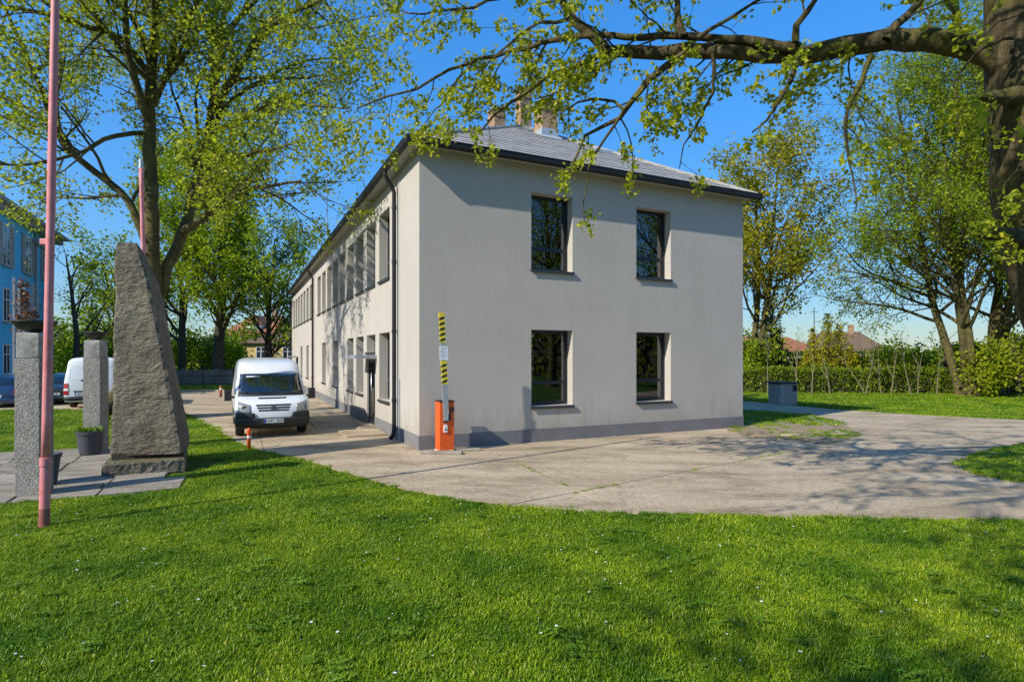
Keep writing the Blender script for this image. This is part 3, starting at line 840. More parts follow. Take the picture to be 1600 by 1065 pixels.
# slates on the visible front slope, in courses
SL = math.hypot(RUN, RISE); nc = 20; ex = SL / nc
n_up = Vector((0, -RISE, RUN)).normalized()
def on_slope(x, s, lift): # s: distance up the slope from the eave
    t = s / SL
    return Vector((x, -e0 + RUN*t, ZR + RISE*t)) + n_up*lift
TW = 0.60; tile_cache = {}
for c in range(nc):
    s0, s1 = c*ex, min(SL, (c+1)*ex + 0.05)
    lx, rx = -e0 + RUN*s0/SL, BW+e0 - RUN*s0/SL
    off = (c % 2) * TW/2
    k = math.floor((lx-off)/TW)
    while off + k*TW < rx:
        x0, x1 = off + k*TW, off + (k+1)*TW
        k += 1
        xa, xb = max(x0, lx), min(x1, rx)
        if xb - xa < 0.05: continue
        # upper corners cut by the hips
        lx1, rx1 = -e0 + RUN*s1/SL, BW+e0 - RUN*s1/SL
        ua, ub = max(xa, min(lx1, xb)), min(xb, max(rx1, xa))
        if ub - ua < 0.02 and xb - xa < 0.2: continue
        g = 0.004
        lf = 0.030 + random.uniform(-.004, .004)
        tl_ = MB()
        top = [on_slope(xa+g, s0, lf), on_slope(xb-g, s0, lf), on_slope(max(ub-g, ua+g), s1, 0.012), on_slope(ua+g, s1, 0.012)]
        bot = [p - n_up*0.011 for p in top]
        tl_.add(top + bot, [(0, 1, 2, 3), (7, 6, 5, 4), (0, 4, 5, 1), (1, 5, 6, 2), (2, 6, 7, 3), (3, 7, 4, 0)])
        tl_.build('slate', M['slate'], roof)
for a, b_ in ((A0, R1), (B0, R1), (R1, R2)):
    mb = MB(); a = Vector(a) + Vector((0, 0, .03)); b_ = Vector(b_) + Vector((0, 0, .03)); mb.tube([a, b_], .065, 8)
    mb.build('ridge_cap', M['slate'], roof)
# chimneys
def roof_z(x, y):
    dd = min(y + e0, x + e0, BW + e0 - x)
    return ZR + RISE * min(1, dd / RUN)
for cx, cy, sx, sy, zt, oc in ((5.50, 3.9, .62, .60, 11.15, 0), (5.62, 5.8, .46, .46, 12.4, 0), (5.55, 8.1, .50, .62, 12.55, 1)):
    zb = min(roof_z(cx, cy), roof_z(cx+sx, cy), roof_z(cx, cy+sy))
    mb = MB(); mb.box(cx, cx+sx, cy, cy+sy, zb-.3, zt)
    mb.box(cx-.03, cx+sx+.03, cy-.03, cy+sy+.03, zt-.32, zt-.18)
    ch = mb.build('chimney', M['brick'], roof)
    mb = MB(); mb.box(cx-.05, cx+sx+.05, cy-.05, cy+sy+.05, zt, zt+.07); mb.build('cap', M['conc_cap'], ch)
    mb = MB(); mb.box(cx-.02, cx+sx+.02, cy-.02, cy+sy+.02, zb-.2, zb+.32)
    mb.add([(cx-.12, cy-.22, roof_z(cx, cy-.22)+.045), (cx+sx+.12, cy-.22, roof_z(cx+sx, cy-.22)+.045), (cx+sx+.12, cy, zb+.1), (cx-.12, cy, zb+.1)], [(0, 1, 2, 3)])
    mb.build('flashing', M['flash'], ch)
    for q in (0.3, 0.7):
        mb = MB(); mb.box(cx-.012, cx+.02, cy+sy*q-.06, cy+sy*q+.06, zt-.16, zt-.03); mb.build('flue_opening', M['ink'], ch)
# flat roof window and aerial mast
mb = MB(); q = on_slope(7.15, 4.0, .05)
mb.box(6.75, 7.5, 2.55, 3.05, roof_z(7, 2.55)+.0, roof_z(7, 2.55)+.16); mb.build('roof_hatch', M['flash'], roof, bevel=.02)
mb = MB(); mb.tube([(0.6, 20.6, ZR+.3), (0.6, 20.6, 12.6)], .03, 6); mb.tube([(0.3, 20.6, 11.8), (.9, 20.6, 11.8)], .012, 5)
mb.build('aerial_mast', M['flash'], roof)

# ================================================================ vehicles
def lerp_tab(tab, z):
    if z <= tab[0][0]: return tab[0][1]
    for (a, va), (b, vb) in zip(tab, tab[1:]):
        if z <= b: return va + (vb-va)*(z-a)/(b-a)
    return tab[-1][1]
def smooth_tab(tab):
    """Catmull-Rom sampling of a table"""
    def f(z):
        if z <= tab[0][0]: return tab[0][1]
        if z >= tab[-1][0]: return tab[-1][1]
        for i in range(len(tab)-1):
            if tab[i][0] <= z <= tab[i+1][0]: break
        p = [tab[max(0, i-1)][1], tab[i][1], tab[i+1][1], tab[min(len(tab)-1, i+2)][1]]
        t = (z-tab[i][0])/(tab[i+1][0]-tab[i][0])
        v = 0.5*((2*p[1])+(-p[0]+p[2])*t+(2*p[0]-5*p[1]+4*p[2]-p[3])*t*t+(-p[0]+3*p[1]-3*p[2]+p[3])*t**3)
        lo, hi = min(p[1], p[2]), max(p[1], p[2])
        return min(max(v, lo), hi)
    return f
class Shell:
    """a vehicle body: horizontal outlines stacked in z. x across, y backwards, nose at y=0"""
    def __init__(s, front, half, rear, bow=0.10, corner=0.16, rbow=0.03, rcorner=0.07):
        s.P, s.W, s.R = smooth_tab(front), smooth_tab(half), smooth_tab(rear)
        s.bow, s.corner, s.rb, s.rc = bow, corner, rbow, rcorner
    def fy(s, x, z):
        t = min(1.0, abs(x)/s.W(z))
        return s.P(z) + s.bow*t*t + s.corner*t**8
    def ry(s, x, z):
        t = min(1.0, abs(x)/s.W(z))
        return s.R(z) - s.rb*t*t - s.rc*t**10
    def outline(s, z):
        w = s.W(z); ts = [-1, -.985, -.96, -.92, -.85, -.72, -.5, -.25, 0, .25, .5, .72, .85, .92, .96, .985, 1]
        fr = [(w*t, s.fy(w*t, z), z) for t in ts]
        rr = [(w*t, s.ry(w*t, z), z) for t in reversed(ts)]
        a, b = fr[-1][1], rr[0][1]
        side = [(w, a+(b-a)*k/9, z) for k in range(1, 9)]
        side2 = [(-w, b+(a-b)*k/9, z) for k in range(1, 9)]
        return fr + side + rr + side2
    def loft(s, zs):
        mb = MB(); n = None
        for z in zs:
            o = s.outline(z); n = len(o); mb.v += o
        m = len(zs)
        mb.f = [(i*n+k, i*n+(k+1) % n, (i+1)*n+(k+1) % n, (i+1)*n+k) for i in range(m-1) for k in range(n)]
        mb.f.append(tuple(range((m-1)*n, m*n))); mb.f.append(tuple(reversed(range(n))))
        return mb
    def fpatch(s, q, off=0.006, nx=8, nz=5, mb=None, rear=False, thick=True):
        """a panel lying on the front (or rear): q = 4 corners (x,z) lower-left, lower-right, upper-right, upper-left"""
        mb = mb or MB(); vs = []
        for d in (off, -0.012):
            for j in range(nz+1):
                for i in range(nx+1):
                    u, v = i/nx, j/nz
                    x = (q[0][0]*(1-u)+q[1][0]*u)*(1-v) + (q[3][0]*(1-u)+q[2][0]*u)*v
                    z = (q[0][1]*(1-u)+q[1][1]*u)*(1-v) + (q[3][1]*(1-u)+q[2][1]*u)*v
                    y = s.ry(x, z)+d if rear else s.fy(x, z)-d
                    zz = z + (d*0.5 if d > 0 else 0)
                    vs.append((x, y, zz))
        m = nx+1; K = m*(nz+1)
        fs = []
        for j in range(nz):
            for i in range(nx):
                a = j*m+i
                fs.append((a, a+1, a+m+1, a+m))
        rim = [i for i in range(nx+1)] + [j*m+nx for j in range(1, nz+1)] + [nz*m+i for i in range(nx-1, -1, -1)] + [j*m for j in range(nz-1, 0, -1)]
        for a, b in zip(rim, rim[1:]+rim[:1]): fs.append((a, K+a, K+b, b))
        return mb.add(vs, fs)
    def spatch(s, side, pts, off=0.006):
        """a flat-ish panel on a flank: pts (y,z) around the outline"""
        mb = MB()
        vs = [(side*(s.W(z)+off), y, z) for y, z in pts] + [(side*(s.W(z)-0.02), y, z) for y, z in pts]
        n = len(pts)
        return mb.add(vs, [tuple(range(n))] + [(i, (i+1) % n, n+(i+1) % n, n+i) for i in range(n)])

def wheel(parent, x, y, r=0.35, wd=0.23):
    mb = MB(); sg = 1 if x > 0 else -1
    prof = [(r*0.62, -wd/2), (r*0.93, -wd/2), (r, -wd/2+.035), (r, wd/2-.035), (r*0.93, wd/2), (r*0.62, wd/2)]
    n = 28; vs = []
    for rr, xx in prof:
        for k in range(n):
            a = 2*math.pi*k/n; vs.append((x+xx, y+rr*math.cos(a), r+rr*math.sin(a)))
    m = len(prof)
    mb.add(vs, [(i*n+k, i*n+(k+1) % n, (i+1)*n+(k+1) % n, (i+1)*n+k) for i in range(m-1) for k in range(n)])
    wh = mb.build('wheel', M['rubber'], parent, smooth=True)
    mb = MB(); vs = []
    for rr, xx in [(r*.64, wd/2-.01), (r*.58, wd/2-.035), (r*.25, wd/2-.015), (r*.12, wd/2)]:
        for k in range(n):
            a = 2*math.pi*k/n; vs.append((x+sg*xx, y+rr*math.cos(a), r+rr*math.sin(a)))
    mb.add(vs, [(i*n+k, i*n+(k+1) % n, (i+1)*n+(k+1) % n, (i+1)*n+k) for i in range(3) for k in range(n)] + [tuple(range(3*n, 4*n))])
    mb.build('rim', M['rim'], wh)

def plate(parent, shell, z, wd, rear, txt):
    h = wd*0.21
    y = (shell.ry(0, z)+.022) if rear else (shell.fy(0, z)-.022)
    sg = 1 if rear else -1
    mb = MB(); mb.box(-wd/2, wd/2, min(y, y-sg*.02), max(y, y-sg*.02), z-h/2, z+h/2)
    p = mb.build('number_plate', M['plate'], parent)
    bl = -1 if not rear else 1
    mb = MB(); xx = -wd/2 if not rear else wd/2-.05
    mb.box(xx, xx+.05, min(y+sg*.002, y), max(y+sg*.002, y), z-h/2+.004, z+h/2-.004)
    mb.build('country_band', M['plate_blue'], p)
    me = text_mesh(txt, h*1.05, .001); me.materials.append(M['ink'])
    o = link('plate_text', me, None, p)
    o.location = (0.025 if not rear else -.025, y+sg*.003, z); o.rotation_euler = (math.pi/2, 0, 0 if not rear else math.pi)

VAN = dict(front=[(.22, .16), (.34, .05), (.5, .0), (.66, .0), (.82, .03), (.94, .09), (1.02, .22), (1.09, .44), (1.15, .70), (1.24, .80), (1.5, 1.06), (1.76, 1.34), (1.84, 1.46), (1.95, 1.58), (2.06, 1.78), (2.14, 2.1), (2.20, 2.55), (2.235, 3.1)],
           half=[(.22, .90), (.34, .95), (.6, .975), (.9, .98), (1.15, .965), (1.5, .925), (1.76, .885), (1.95, .865), (2.08, .83), (2.16, .77), (2.21, .66), (2.235, .5)])
def make_van(name, rearview=False):
    L = 5.2
    root = empty(name)
    sh = Shell(VAN['front'], VAN['half'], [(.22, L-.04), (.5, L), (1.2, L-.02), (1.9, L-.14), (2.1, L-.22), (2.2, L-.36), (2.235, L-.6)], bow=.09, corner=.17, rbow=.03, rcorner=.06)
    zs = [.30, .34, .42, .5, .6, .7, .8, .88, .94, .98, 1.02, 1.06, 1.09, 1.12, 1.15, 1.19, 1.24, 1.3, 1.4, 1.5, 1.6, 1.7, 1.76, 1.8, 1.84, 1.9, 1.95, 2.0, 2.06, 2.1, 2.14, 2.17, 2.2, 2.22, 2.235]
    body = sh.loft(zs).build('body', M['white_car'], root, smooth=True)
    # windscreen with a dark surround, wiper panel
    sh.fpatch([(-.90, 1.13), (.90, 1.13), (.815, 1.76), (-.815, 1.76)], .004, 14, 10).build('windscreen_surround', M['black_plastic'], root, smooth=True)
    ws = sh.fpatch([(-.84, 1.20), (.84, 1.20), (.775, 1.735), (-.775, 1.735)], .010, 14, 8).build('windscreen', M['car_glass'], root, smooth=True)
    if not rearview:
        sh.fpatch([(-.66, 1.655), (-.30, 1.655), (-.30, 1.685), (-.66, 1.685)], .016, 4, 1).build('windscreen_sticker', M['lamp_white'], ws)
    for sx in (-.45, .25):
        w_ = MB(); w_.tube([(sx, sh.fy(sx, 1.16)-.03, 1.16), (sx+.30, sh.fy(sx+.3, 1.19)-.03, 1.19), (sx+.55, sh.fy(min(.83, sx+.55), 1.24)-.03, 1.23)], .008, 5)
        w_.build('wiper', M['black_plastic'], root)
    sh.fpatch([(-.36, 1.065), (.36, 1.065), (.38, 1.10), (-.38, 1.10)], .004, 8, 1).build('bonnet_vent', M['black_plastic'], root)
    # grille bars
    for z, hw, hh in ((.905, .46, .022), (.835, .43, .022), (.765, .40, .02)):
        sh.fpatch([(-hw*.97, z-hh), (hw*.97, z-hh), (hw, z+hh), (-hw, z+hh)], .006, 8, 1).build('grille_bar', M['black_plastic'], root)
    # oval badge
    mb = MB(); y = sh.fy(0, .835)-.016; n = 24
    vs = [(0.105*math.cos(2*math.pi*k/n), y, .835+.045*math.sin(2*math.pi*k/n)) for k in range(n)] + [(0.105*math.cos(2*math.pi*k/n), y+.03, .835+.045*math.sin(2*math.pi*k/n)) for k in range(n)]
    mb.add(vs, [tuple(reversed(range(n)))] + [(k, (k+1) % n, n+(k+1) % n, n+k) for k in range(n)])
    bd = mb.build('badge', M['steel'], root)
    mb = MB(); vs = [(0.094*math.cos(2*math.pi*k/n), y-.003, .835+.036*math.sin(2*math.pi*k/n)) for k in range(n)]
    mb.add(vs, [tuple(reversed(range(n)))]); mb.build('badge_field', M['badge'], bd)
    me = text_mesh('Ford', .062, .001); me.materials.append(M['steel'])
    o = link('badge_text', me, None, bd); o.location = (0, y-.005, .835); o.rotation_euler = (math.pi/2, 0, 0)
    # head lamps
    for s in (-1, 1):
        q = [(s*.93, .70), (s*.58, .70), (s*.60, .92), (s*.90, 1.01)]
        if s > 0: q = [q[1], q[0], q[3], q[2]]
        hl = sh.fpatch(q, .008, 8, 6).build('headlight', M['lens'], root, smooth=True)
        cx = s*.74; yy = sh.fy(cx, .83)-.004
        mb = MB(); vs = []
        for rr, dy in ((.075, -.012), (.06, -.012), (.03, -.006)):
            for k in range(16): vs.append((cx+rr*math.cos(k*math.pi/8), yy+dy, .83+rr*math.sin(k*math.pi/8)))
        mb.add(vs, [(i*16+k, i*16+(k+1) % 16, (i+1)*16+(k+1) % 16, (i+1)*16+k) for i in range(2) for k in range(16)] + [tuple(range(32, 48))])
        mb.build('reflector', M['lens_in'], hl, smooth=True)
    # bumper: dark, wrapping round the corners
    bs = Shell([(.26, .12), (.34, .0), (.5, -.03), (.72, -.02)], [(.26, .93), (.36, .98), (.72, .99)], [(.2, .55), (.72, .55)], bow=.09, corner=.17, rbow=0, rcorner=0)
    bm_ = bs.loft([.26, .3, .36, .42, .5, .56]).build('bumper', M['black_plastic'], root, smooth=True)
    for s in (-1, 1):
        q = [(s*.98, .54), (s*.46, .54), (s*.50, .69), (s*.97, .69)]
        if s > 0: q = [q[1], q[0], q[3], q[2]]
        sh.fpatch(q, .03, 8, 3).build('bumper_corner', M['black_plastic'], root, smooth=True)
        q = [(s*.80, .38), (s*.62, .38), (s*.62, .45), (s*.80, .47)]
        if s > 0: q = [q[1], q[0], q[3], q[2]]
        bs.fpatch(q, .004, 3, 2).build('fog_light_recess', M['ink'], bm_)
    bs.fpatch([(-.5, .31), (.5, .31), (.52, .385), (-.52, .385)], .004, 6, 2).build('air_intake', M['ink'], bm_)
    plate(root, Shell([(.2, -.03), (.7, -.03)], [(.2, .98), (.7, .98)], [(.2, 1), (.7, 1)], .09, .17), .475, .52, False, '1AM 3050')
    # flanks: cab windows, arches, rubbing strip, door seams
    for s in (-1, 1):
        sh.spatch(s, [(1.12, 1.12), (2.0, 1.12), (2.02, 1.66), (1.62, 1.66), (1.05, 1.18)], .004).build('side_window', M['car_glass'], root)
        for yw in (.95, 4.05):
            pts = [(yw+.46*math.cos(a), .33+.46*math.sin(a)) for a in [i*math.pi/12 for i in range(13)]]
            sh.spatch(s, pts, .003).build('wheel_arch', M['ink'], root)
        sh.spatch(s, [(1.5, .55), (3.5, .55), (3.5, .64), (1.5, .64)], .012).build('rubbing_strip', M['black_plastic'], root)
        for yy in (1.02, 2.1):
            sh.spatch(s, [(yy, .35), (yy+.012, .35), (yy+.012, 1.1), (yy, 1.1)], .003).build('door_seam', M['ink'], root)
        mb = MB(); mb.tube([(s*.95, 1.1, 1.09), (s*1.08, 1.03, 1.10)], .035, 6); mb.box(min(s*1.05, s*1.24), max(s*1.05, s*1.24), .93, 1.10, 1.00, 1.32)
        mi = mb.build('mirror', M['black_plastic'], root, bevel=.035, seg=3)
        mb = MB(); mb.box(min(s*1.07, s*1.22), max(s*1.07, s*1.22), 1.10, 1.104, 1.03, 1.29); mb.build('mirror_glass', M['steel'], mi)
    for x in (-.84, .84):
        for y in (.93, 4.05): wheel(root, x, y)
    # rear: doors, lamps, plate
    for s in (-1, 1):
        q = [(s*.985, .60), (s*.80, .60), (s*.80, 1.10), (s*.975, 1.10)]
        if s > 0: q = [q[1], q[0], q[3], q[2]]
        tlm = sh.fpatch(q, .012, 2, 6, rear=True).build('tail_light', M['red_lens'], root)
        q2 = [(q[0][0], .78), (q[1][0], .78), (q[2][0], .88), (q[3][0], .88)]
        sh.fpatch(q2, .018, 2, 1, rear=True).build('reversing_lens', M['plate'], tlm)
        a, b = sorted((s*.10, s*.78))
        for (x0, z0, x1, z1) in ((a, 1.27, b, 1.29), (a, 1.74, b, 1.76), (a, 1.29, a+.02, 1.74), (b-.02, 1.29, b, 1.74)):
            sh.fpatch([(x0, z0), (x1, z0), (x1, z1), (x0, z1)], .006, 2, 2, rear=True).build('window_pressing', M['lamp_white'], root)
    sh.fpatch([(-.008, .5), (.008, .5), (.008, 2.0), (-.008, 2.0)], .003, 1, 6, rear=True).build('door_seam', M['ink'], root)
    sh.fpatch([(.10, 1.20), (.36, 1.20), (.36, 1.25), (.10, 1.25)], .03, 2, 1, rear=True).build('door_handle', M['black_plastic'], root)
    sh.fpatch([(-.95, .34), (.95, .34), (.95, .52), (-.95, .52)], .05, 8, 2, rear=True).build('rear_bumper', M['black_plastic'], root, smooth=True)
    sh.fpatch([(.06, .72), (.62, .72), (.62, .77), (.06, .77)], .03, 2, 1, rear=True).build('plate_lamp', M['black_plastic'], root)
    pl = empty('number_plate_mount', parent=root)
    bpy.data.objects.remove(pl)
    if rearview:
        mb = MB(); y = sh.ry(.34, .64)+.02; mb.box(.10, .58, y-.02, y, .58, .70); p = mb.build('number_plate', M['plate'], root)
        mb = MB(); mb.box(.53, .575, y, y+.002, .585, .695); mb.build('country_band', M['plate_blue'], p)
        me = text_mesh('2AU 41', .1, .001); me.materials.append(M['ink']); o = link('plate_text', me, None, p)
        o.location = (.32, y+.003, .64); o.rotation_euler = (math.pi/2, 0, math.pi)
    return root

van = make_van('delivery_van')
vg = G(428, 685)
van.location = (vg.x, vg.y, 0.034); van.rotation_euler = (0, 0, math.radians(27.0))
tag(van, 'white panel van with high roof facing the camera beside the grey building', 'van')
van2 = make_van('delivery_van', True)
g = G(134, 640)
van2.rotation_euler = (0, 0, math.radians(26.0 + 180))
d = Vector((-math.sin(math.radians(26)), math.cos(math.radians(26))))
van2.location = (g.x + d.x*5.2, g.y + d.y*5.2 + .3, 0.034)
tag(van2, 'white van seen from its rear doors, parked behind the far pillar', 'van')

def make_car(name, paint, hatch):
    L = 4.2; root = empty(name)
    sh = Shell([(.18, .12), (.3, .02), (.45, 0), (.6, .02), (.7, .10), (.78, .5), (.86, .95), (.95, 1.15)],
               [(.18, .80), (.3, .86), (.55, .885), (.8, .87), (.95, .83)],
               [(.18, L-.06), (.35, L), (.6, L), (.8, L-.04), (.95, L-.12 if hatch else L-.35)], bow=.12, corner=.22, rbow=.06, rcorner=.14)
    sh.loft([.18, .24, .3, .38, .45, .55, .6, .65, .7, .74, .78, .82, .86, .9, .95]).build('body', paint, root, smooth=True)
    re_ = L-.16 if hatch else L-.6
    cb = Shell([(.93, 1.12), (1.15, 1.5), (1.35, 1.85), (1.42, 2.05), (1.46, 2.4)], [(.93, .82), (1.15, .75), (1.35, .66), (1.42, .60), (1.46, .45)],
               [(.93, re_), (1.15, re_-.12), (1.35, re_-.35), (1.42, re_-.5), (1.46, re_-.8)], bow=.12, corner=.1, rbow=.08, rcorner=.1)
    cb.loft([.93, 1.0, 1.08, 1.15, 1.22, 1.30, 1.35, 1.39, 1.42, 1.445, 1.46]).build('cabin', paint, root, smooth=True)
    cb.fpatch([(-.70, 1.0), (.70, 1.0), (.58, 1.34), (-.58, 1.34)], .006, 8, 6).build('windscreen', M['car_glass'], root, smooth=True)
    cb.fpatch([(-.66, 1.02), (.66, 1.02), (.56, 1.32), (-.56, 1.32)], .006, 8, 6, rear=True).build('rear_window', M['car_glass'], root, smooth=True)
    for s in (-1, 1):
        cb.spatch(s, [(1.75, 1.0), (2.5, 1.0), (2.5, 1.33), (2.15, 1.33)], .005).build('side_window', M['car_glass'], root)
        cb.spatch(s, [(2.56, 1.0), (re_-.35, 1.0), (re_-.55, 1.33), (2.56, 1.33)], .005).build('side_window', M['car_glass'], root)
        for yw in (.8, 3.4):
            sh.spatch(s, [(yw+.36*math.cos(a), .3+.36*math.sin(a)) for a in [i*math.pi/12 for i in range(13)]], .003).build('wheel_arch', M['ink'], root)
            wheel(root, s*.78, yw, .30, .2)
        q = [(s*.86, .62), (s*.62, .62), (s*.64, .80), (s*.84, .82)]
        if s > 0: q = [q[1], q[0], q[3], q[2]]
        sh.fpatch(q, .01, 4, 3, rear=True).build('tail_light', M['red_lens'], root)
        q = [(s*.82, .56), (s*.5, .56), (s*.54, .66), (s*.80, .68)]
        if s > 0: q = [q[1], q[0], q[3], q[2]]
        sh.fpatch(q, .01, 4, 3).build('headlight', M['lens'], root)
        mb = MB(); mb.box(min(s*.86, s*1.0), max(s*.86, s*1.0), 1.45, 1.58, .95, 1.07); mb.build('mirror', paint, root, bevel=.03)
    sh.fpatch([(-.82, .22), (.82, .22), (.82, .42), (-.82, .42)], .03, 8, 2, rear=True).build('rear_bumper', paint, root, smooth=True)
    plate(root, sh, .52, .5, True, '5U2 88')
    return root
def park(root, px, py, turn):
    g = G(px, py); a = math.radians(26)
    d = Vector((-math.sin(a), math.cos(a)))
    root.rotation_euler = (0, 0, a + math.pi + turn)
    root.location = (g.x + d.x*4.2, g.y + d.y*4.2, 0.034)
car1 = make_car('parked_car', M['blue_car'], True); park(car1, -9, 639, 0)
tag(car1, 'dark blue hatchback parked in front of the blue building', 'car')
car2 = make_car('parked_car', M['dark_car'], False); park(car2, 74, 634, 0.05)
tag(car2, 'dark greenish car parked left of the white rear-facing van', 'car')

# ================================================================ barrier, bollards, bin
g = G(694, 707)
bar = empty('barrier_gate', (g.x, g.y, 0.03), BROT)
tag(bar, 'orange barrier cabinet with raised black and yellow boom at the building corner', 'barrier')
mb = MB(); mb.box(-.17, .20, -.16, .17, .05, 1.20); cab = mb.build('cabinet', M['orange'], bar, bevel=.012)
mb = MB(); mb.box(-.18, .21, -.17, .18, 1.203, 1.225); mb.build('lid', M['anth'], cab, bevel=.004)
mb = MB(); mb.box(-.19, .18, -.19, .16, .0, .05); mb.build('foot_plate', M['lamp_white'], bar)
mb = MB(); mb.box(-.075, .02, -.20, -.161, .72, 1.14); mb.build('boom_bracket', M['black_plastic'], bar, bevel=.006)
mb = MB(); mb.box(-.085, .03, -.235, -.201, .76, .92); mb.build('clamp', M['alu'], bar, bevel=.006)
mb = MB(); mb.box(-.07, .02, -.19, -.161, .48, .66); kb = mb.build('key_box', M['lamp_white'], bar, bevel=.004)
mb = MB(); mb.box(-.045, -.005, -.194, -.19, .53, .57); mb.build('key_hole', M['ink'], kb)
# the crank lever on the cabinet's face
mb = MB(); mb.tube([(.04, -.20, .78), (.15, -.20, 1.06)], .022, 8); mb.box(.05, .11, -.20, -.165, .76, .83); mb.box(.10, .18, -.225, -.165, .98, 1.05)
mb.build('crank_lever', M['black_plastic'], bar)
# the boom, raised and leaning a little
def boomx(z): return -.03 - (z-1.0)*0.048
def boom_box(z0, z1, hw, y0, y1):
    mb = MB(); a, b = boomx(z0), boomx(z1)
    mb.add([(a-hw, y0, z0), (a+hw, y0, z0), (a+hw, y1, z0), (a-hw, y1, z0), (b-hw, y0, z1), (b+hw, y0, z1), (b+hw, y1, z1), (b-hw, y1, z1)],
           [(0, 3, 2, 1), (4, 5, 6, 7), (0, 1, 5, 4), (1, 2, 6, 5), (2, 3, 7, 6), (3, 0, 4, 7)])
    return mb
boom = boom_box(.92, 3.30, .065, -.232, -.20).build('boom', M['alu'], bar)
for z0, z1 in ((2.60, 3.305), (1.62, 2.20)):
    sl = boom_box(z0, z1, .068, -.2355, -.197).build('boom_sleeve', M['yellow'], boom)
    z = z0 + .02
    while z + .13 < z1:
        mb = MB(); y = -.2375; a = boomx(z+.05)
        mb.add([(a-.058, y, z), (a+.058, y, z+.04), (a+.058, y, z+.10), (a-.058, y, z+.06)], [(0, 1, 2, 3)])
        mb.add([(a-.0685, -.235, z), (a-.0685, -.20, z-.02), (a-.0685, -.20, z+.04), (a-.0685, -.235, z+.06)], [(0, 1, 2, 3)])
        mb.build('black_stripe', M['ink'], sl); z += .125
mb = boom_box(2.19, 2.52, .105, -.246, -.242); pp = mb.build('paper_notice', M['paper'], boom)
for k in range(8):
    mb = MB(); z = 2.47 - k*.032; a = boomx(z); mb.quad((a-.075, -.2475, z), (a+.075-(.05 if k % 3 == 2 else 0), -.2475, z), (a+.075-(.05 if k % 3 == 2 else 0), -.2475, z+.009), (a-.075, -.2475, z+.009))
    mb.build('print_line', M['grey_trim'], pp)
q = Vector((g.x, g.y)) - BU*.05 - BV*.36
mb = MB(); mb.box(-.62, .36, -.10, .10, .0, .065); o = mb.build('timber_board', M['board'], bevel=.012)
o.location = (q.x, q.y, .036); o.rotation_euler = (0, 0, math.radians(-4))
tag(o, 'weathered timber board lying in front of the barrier cabinet', 'board')
q = Vector((g.x, g.y)) + BU*.28 - BV*.20
mb = MB(); mb.box(-.42, .42, -.06, .05, .0, .06); o = mb.build('timber_board', M['board'], bevel=.012)
o.location = (q.x + .1, q.y, .1); o.rotation_euler = (0, 0, math.radians(8))
o.location = (q.x+.12, q.y+.12, .036)
tag(o, 'second timber board tucked beside the foot of the barrier cabinet', 'board')

g = G(389, 703)
b1 = empty('bollard', (g.x, g.y, 0)); tag(b1, 'thin orange bollard in the grass in front of the white van', 'bollard')
mb = MB(); mb.lathe([(.043, 0), (.043, .50), (.036, .54), (.0001, .555)], (0, 0), 14); mb.build('post', M['orange'], b1, smooth=True, bevel=0)
mb = MB(); mb.lathe([(.0445, .30), (.0445, .36)], (0, 0), 14); mb.build('band', M['lamp_white'], b1)
g = G(345, 621)
b2 = empty('bollard', (g.x, g.y, 0.03)); tag(b2, 'far reddish bollard near the back kerb behind the van', 'bollard')
mb = MB(); mb.lathe([(.07, 0), (.07, .58), (.05, .63), (.0001, .64)], (0, 0), 12); mb.build('post', M['rust'], b2, smooth=True)
mb = MB(); mb.lathe([(.072, .42), (.072, .5)], (0, 0), 12); mb.build('band', M['lamp_white'], b2)

g = G(1230, 634)
binr = empty('waste_bin', (g.x, g.y+.45, 0.0), math.radians(12)); tag(binr, 'square grey concrete waste bin with dark lid on the far lawn edge', 'waste bin')
mb = MB(); mb.box(-.46, .46, -.44, .44, 0, 1.04); bb = mb.build('body', M['conc_bin'], binr, bevel=.03)
mb = MB(); mb.box(-.53, .53, -.51, .51, 1.044, 1.11); mb.build('lid', M['bin_top'], binr, bevel=.015)
mb = MB(); mb.box(.30, .463, -.30, .30, .68, .98); mb.build('opening', M['ink'], binr)
mb = MB(); mb.box(.20, .42, -.443, -.43, .68, .96); mb.build('opening', M['ink'], binr)

# ================================================================ flagpoles, pillars, standing stone
def flagpole(name, base, top, z_foot, r0, r1, label, capped, z_sleeve):
    root = empty(name, (base.x, base.y, 0)); tag(root, label, 'flagpole', 'pink flagpoles')
    lean = Vector((top.x-base.x, top.y-base.y))
    Z = top.z
    def c(z): return (lean.x*z/Z, lean.y*z/Z, z)
    mb = MB(); n = 14
    mb.tube([c(z_sleeve + (Z-z_sleeve)*k/n) for k in range(n+1)], [r0+(r1-r0)*k/n for k in range(n+1)], 20)
    pole = mb.build('pole', M['pink'], root, smooth=True)
    mb = MB(); mb.tube([c(.26), c(z_sleeve-.06), c(z_sleeve-.04), c(z_sleeve+.06), c(z_sleeve+.065)], [r0*1.17, r0*1.17, r0*1.3, r0*1.3, r0*1.02], 20)
    mb.build('sleeve', M['pink'], root, smooth=False)
    mb = MB(); mb.tube([c(-.05), c(.10), c(.262)], [r0*1.2]*3, 20); mb.build('ground_socket', M['rust'], root)
    if capped:
        mb = MB(); mb.tube([c(Z-.02), c(Z+.22)], [r1*1.1, r1*.9], 12); mb.build('top_cap', M['flash'], root)
    # cleat
    zc = 3.85
    mb = MB(); a = Vector(c(zc)); mb.box(a.x-r0-.085, a.x-r0*.8, a.y-.015, a.y+.015, zc-.04, zc+.04); mb.build('cleat', M['pink'], root, bevel=.01)
    return root
g = G(69, 824); t = P3(92, -260, 7.75)
flagpole('flagpole', g, t,   .2, .052, .046, 'tall pink flagpole standing in the lawn at the left edge', False, .88)
t = P3(220.5, 262, 15.2); bp_ = Vector((t.x+.18, t.y))
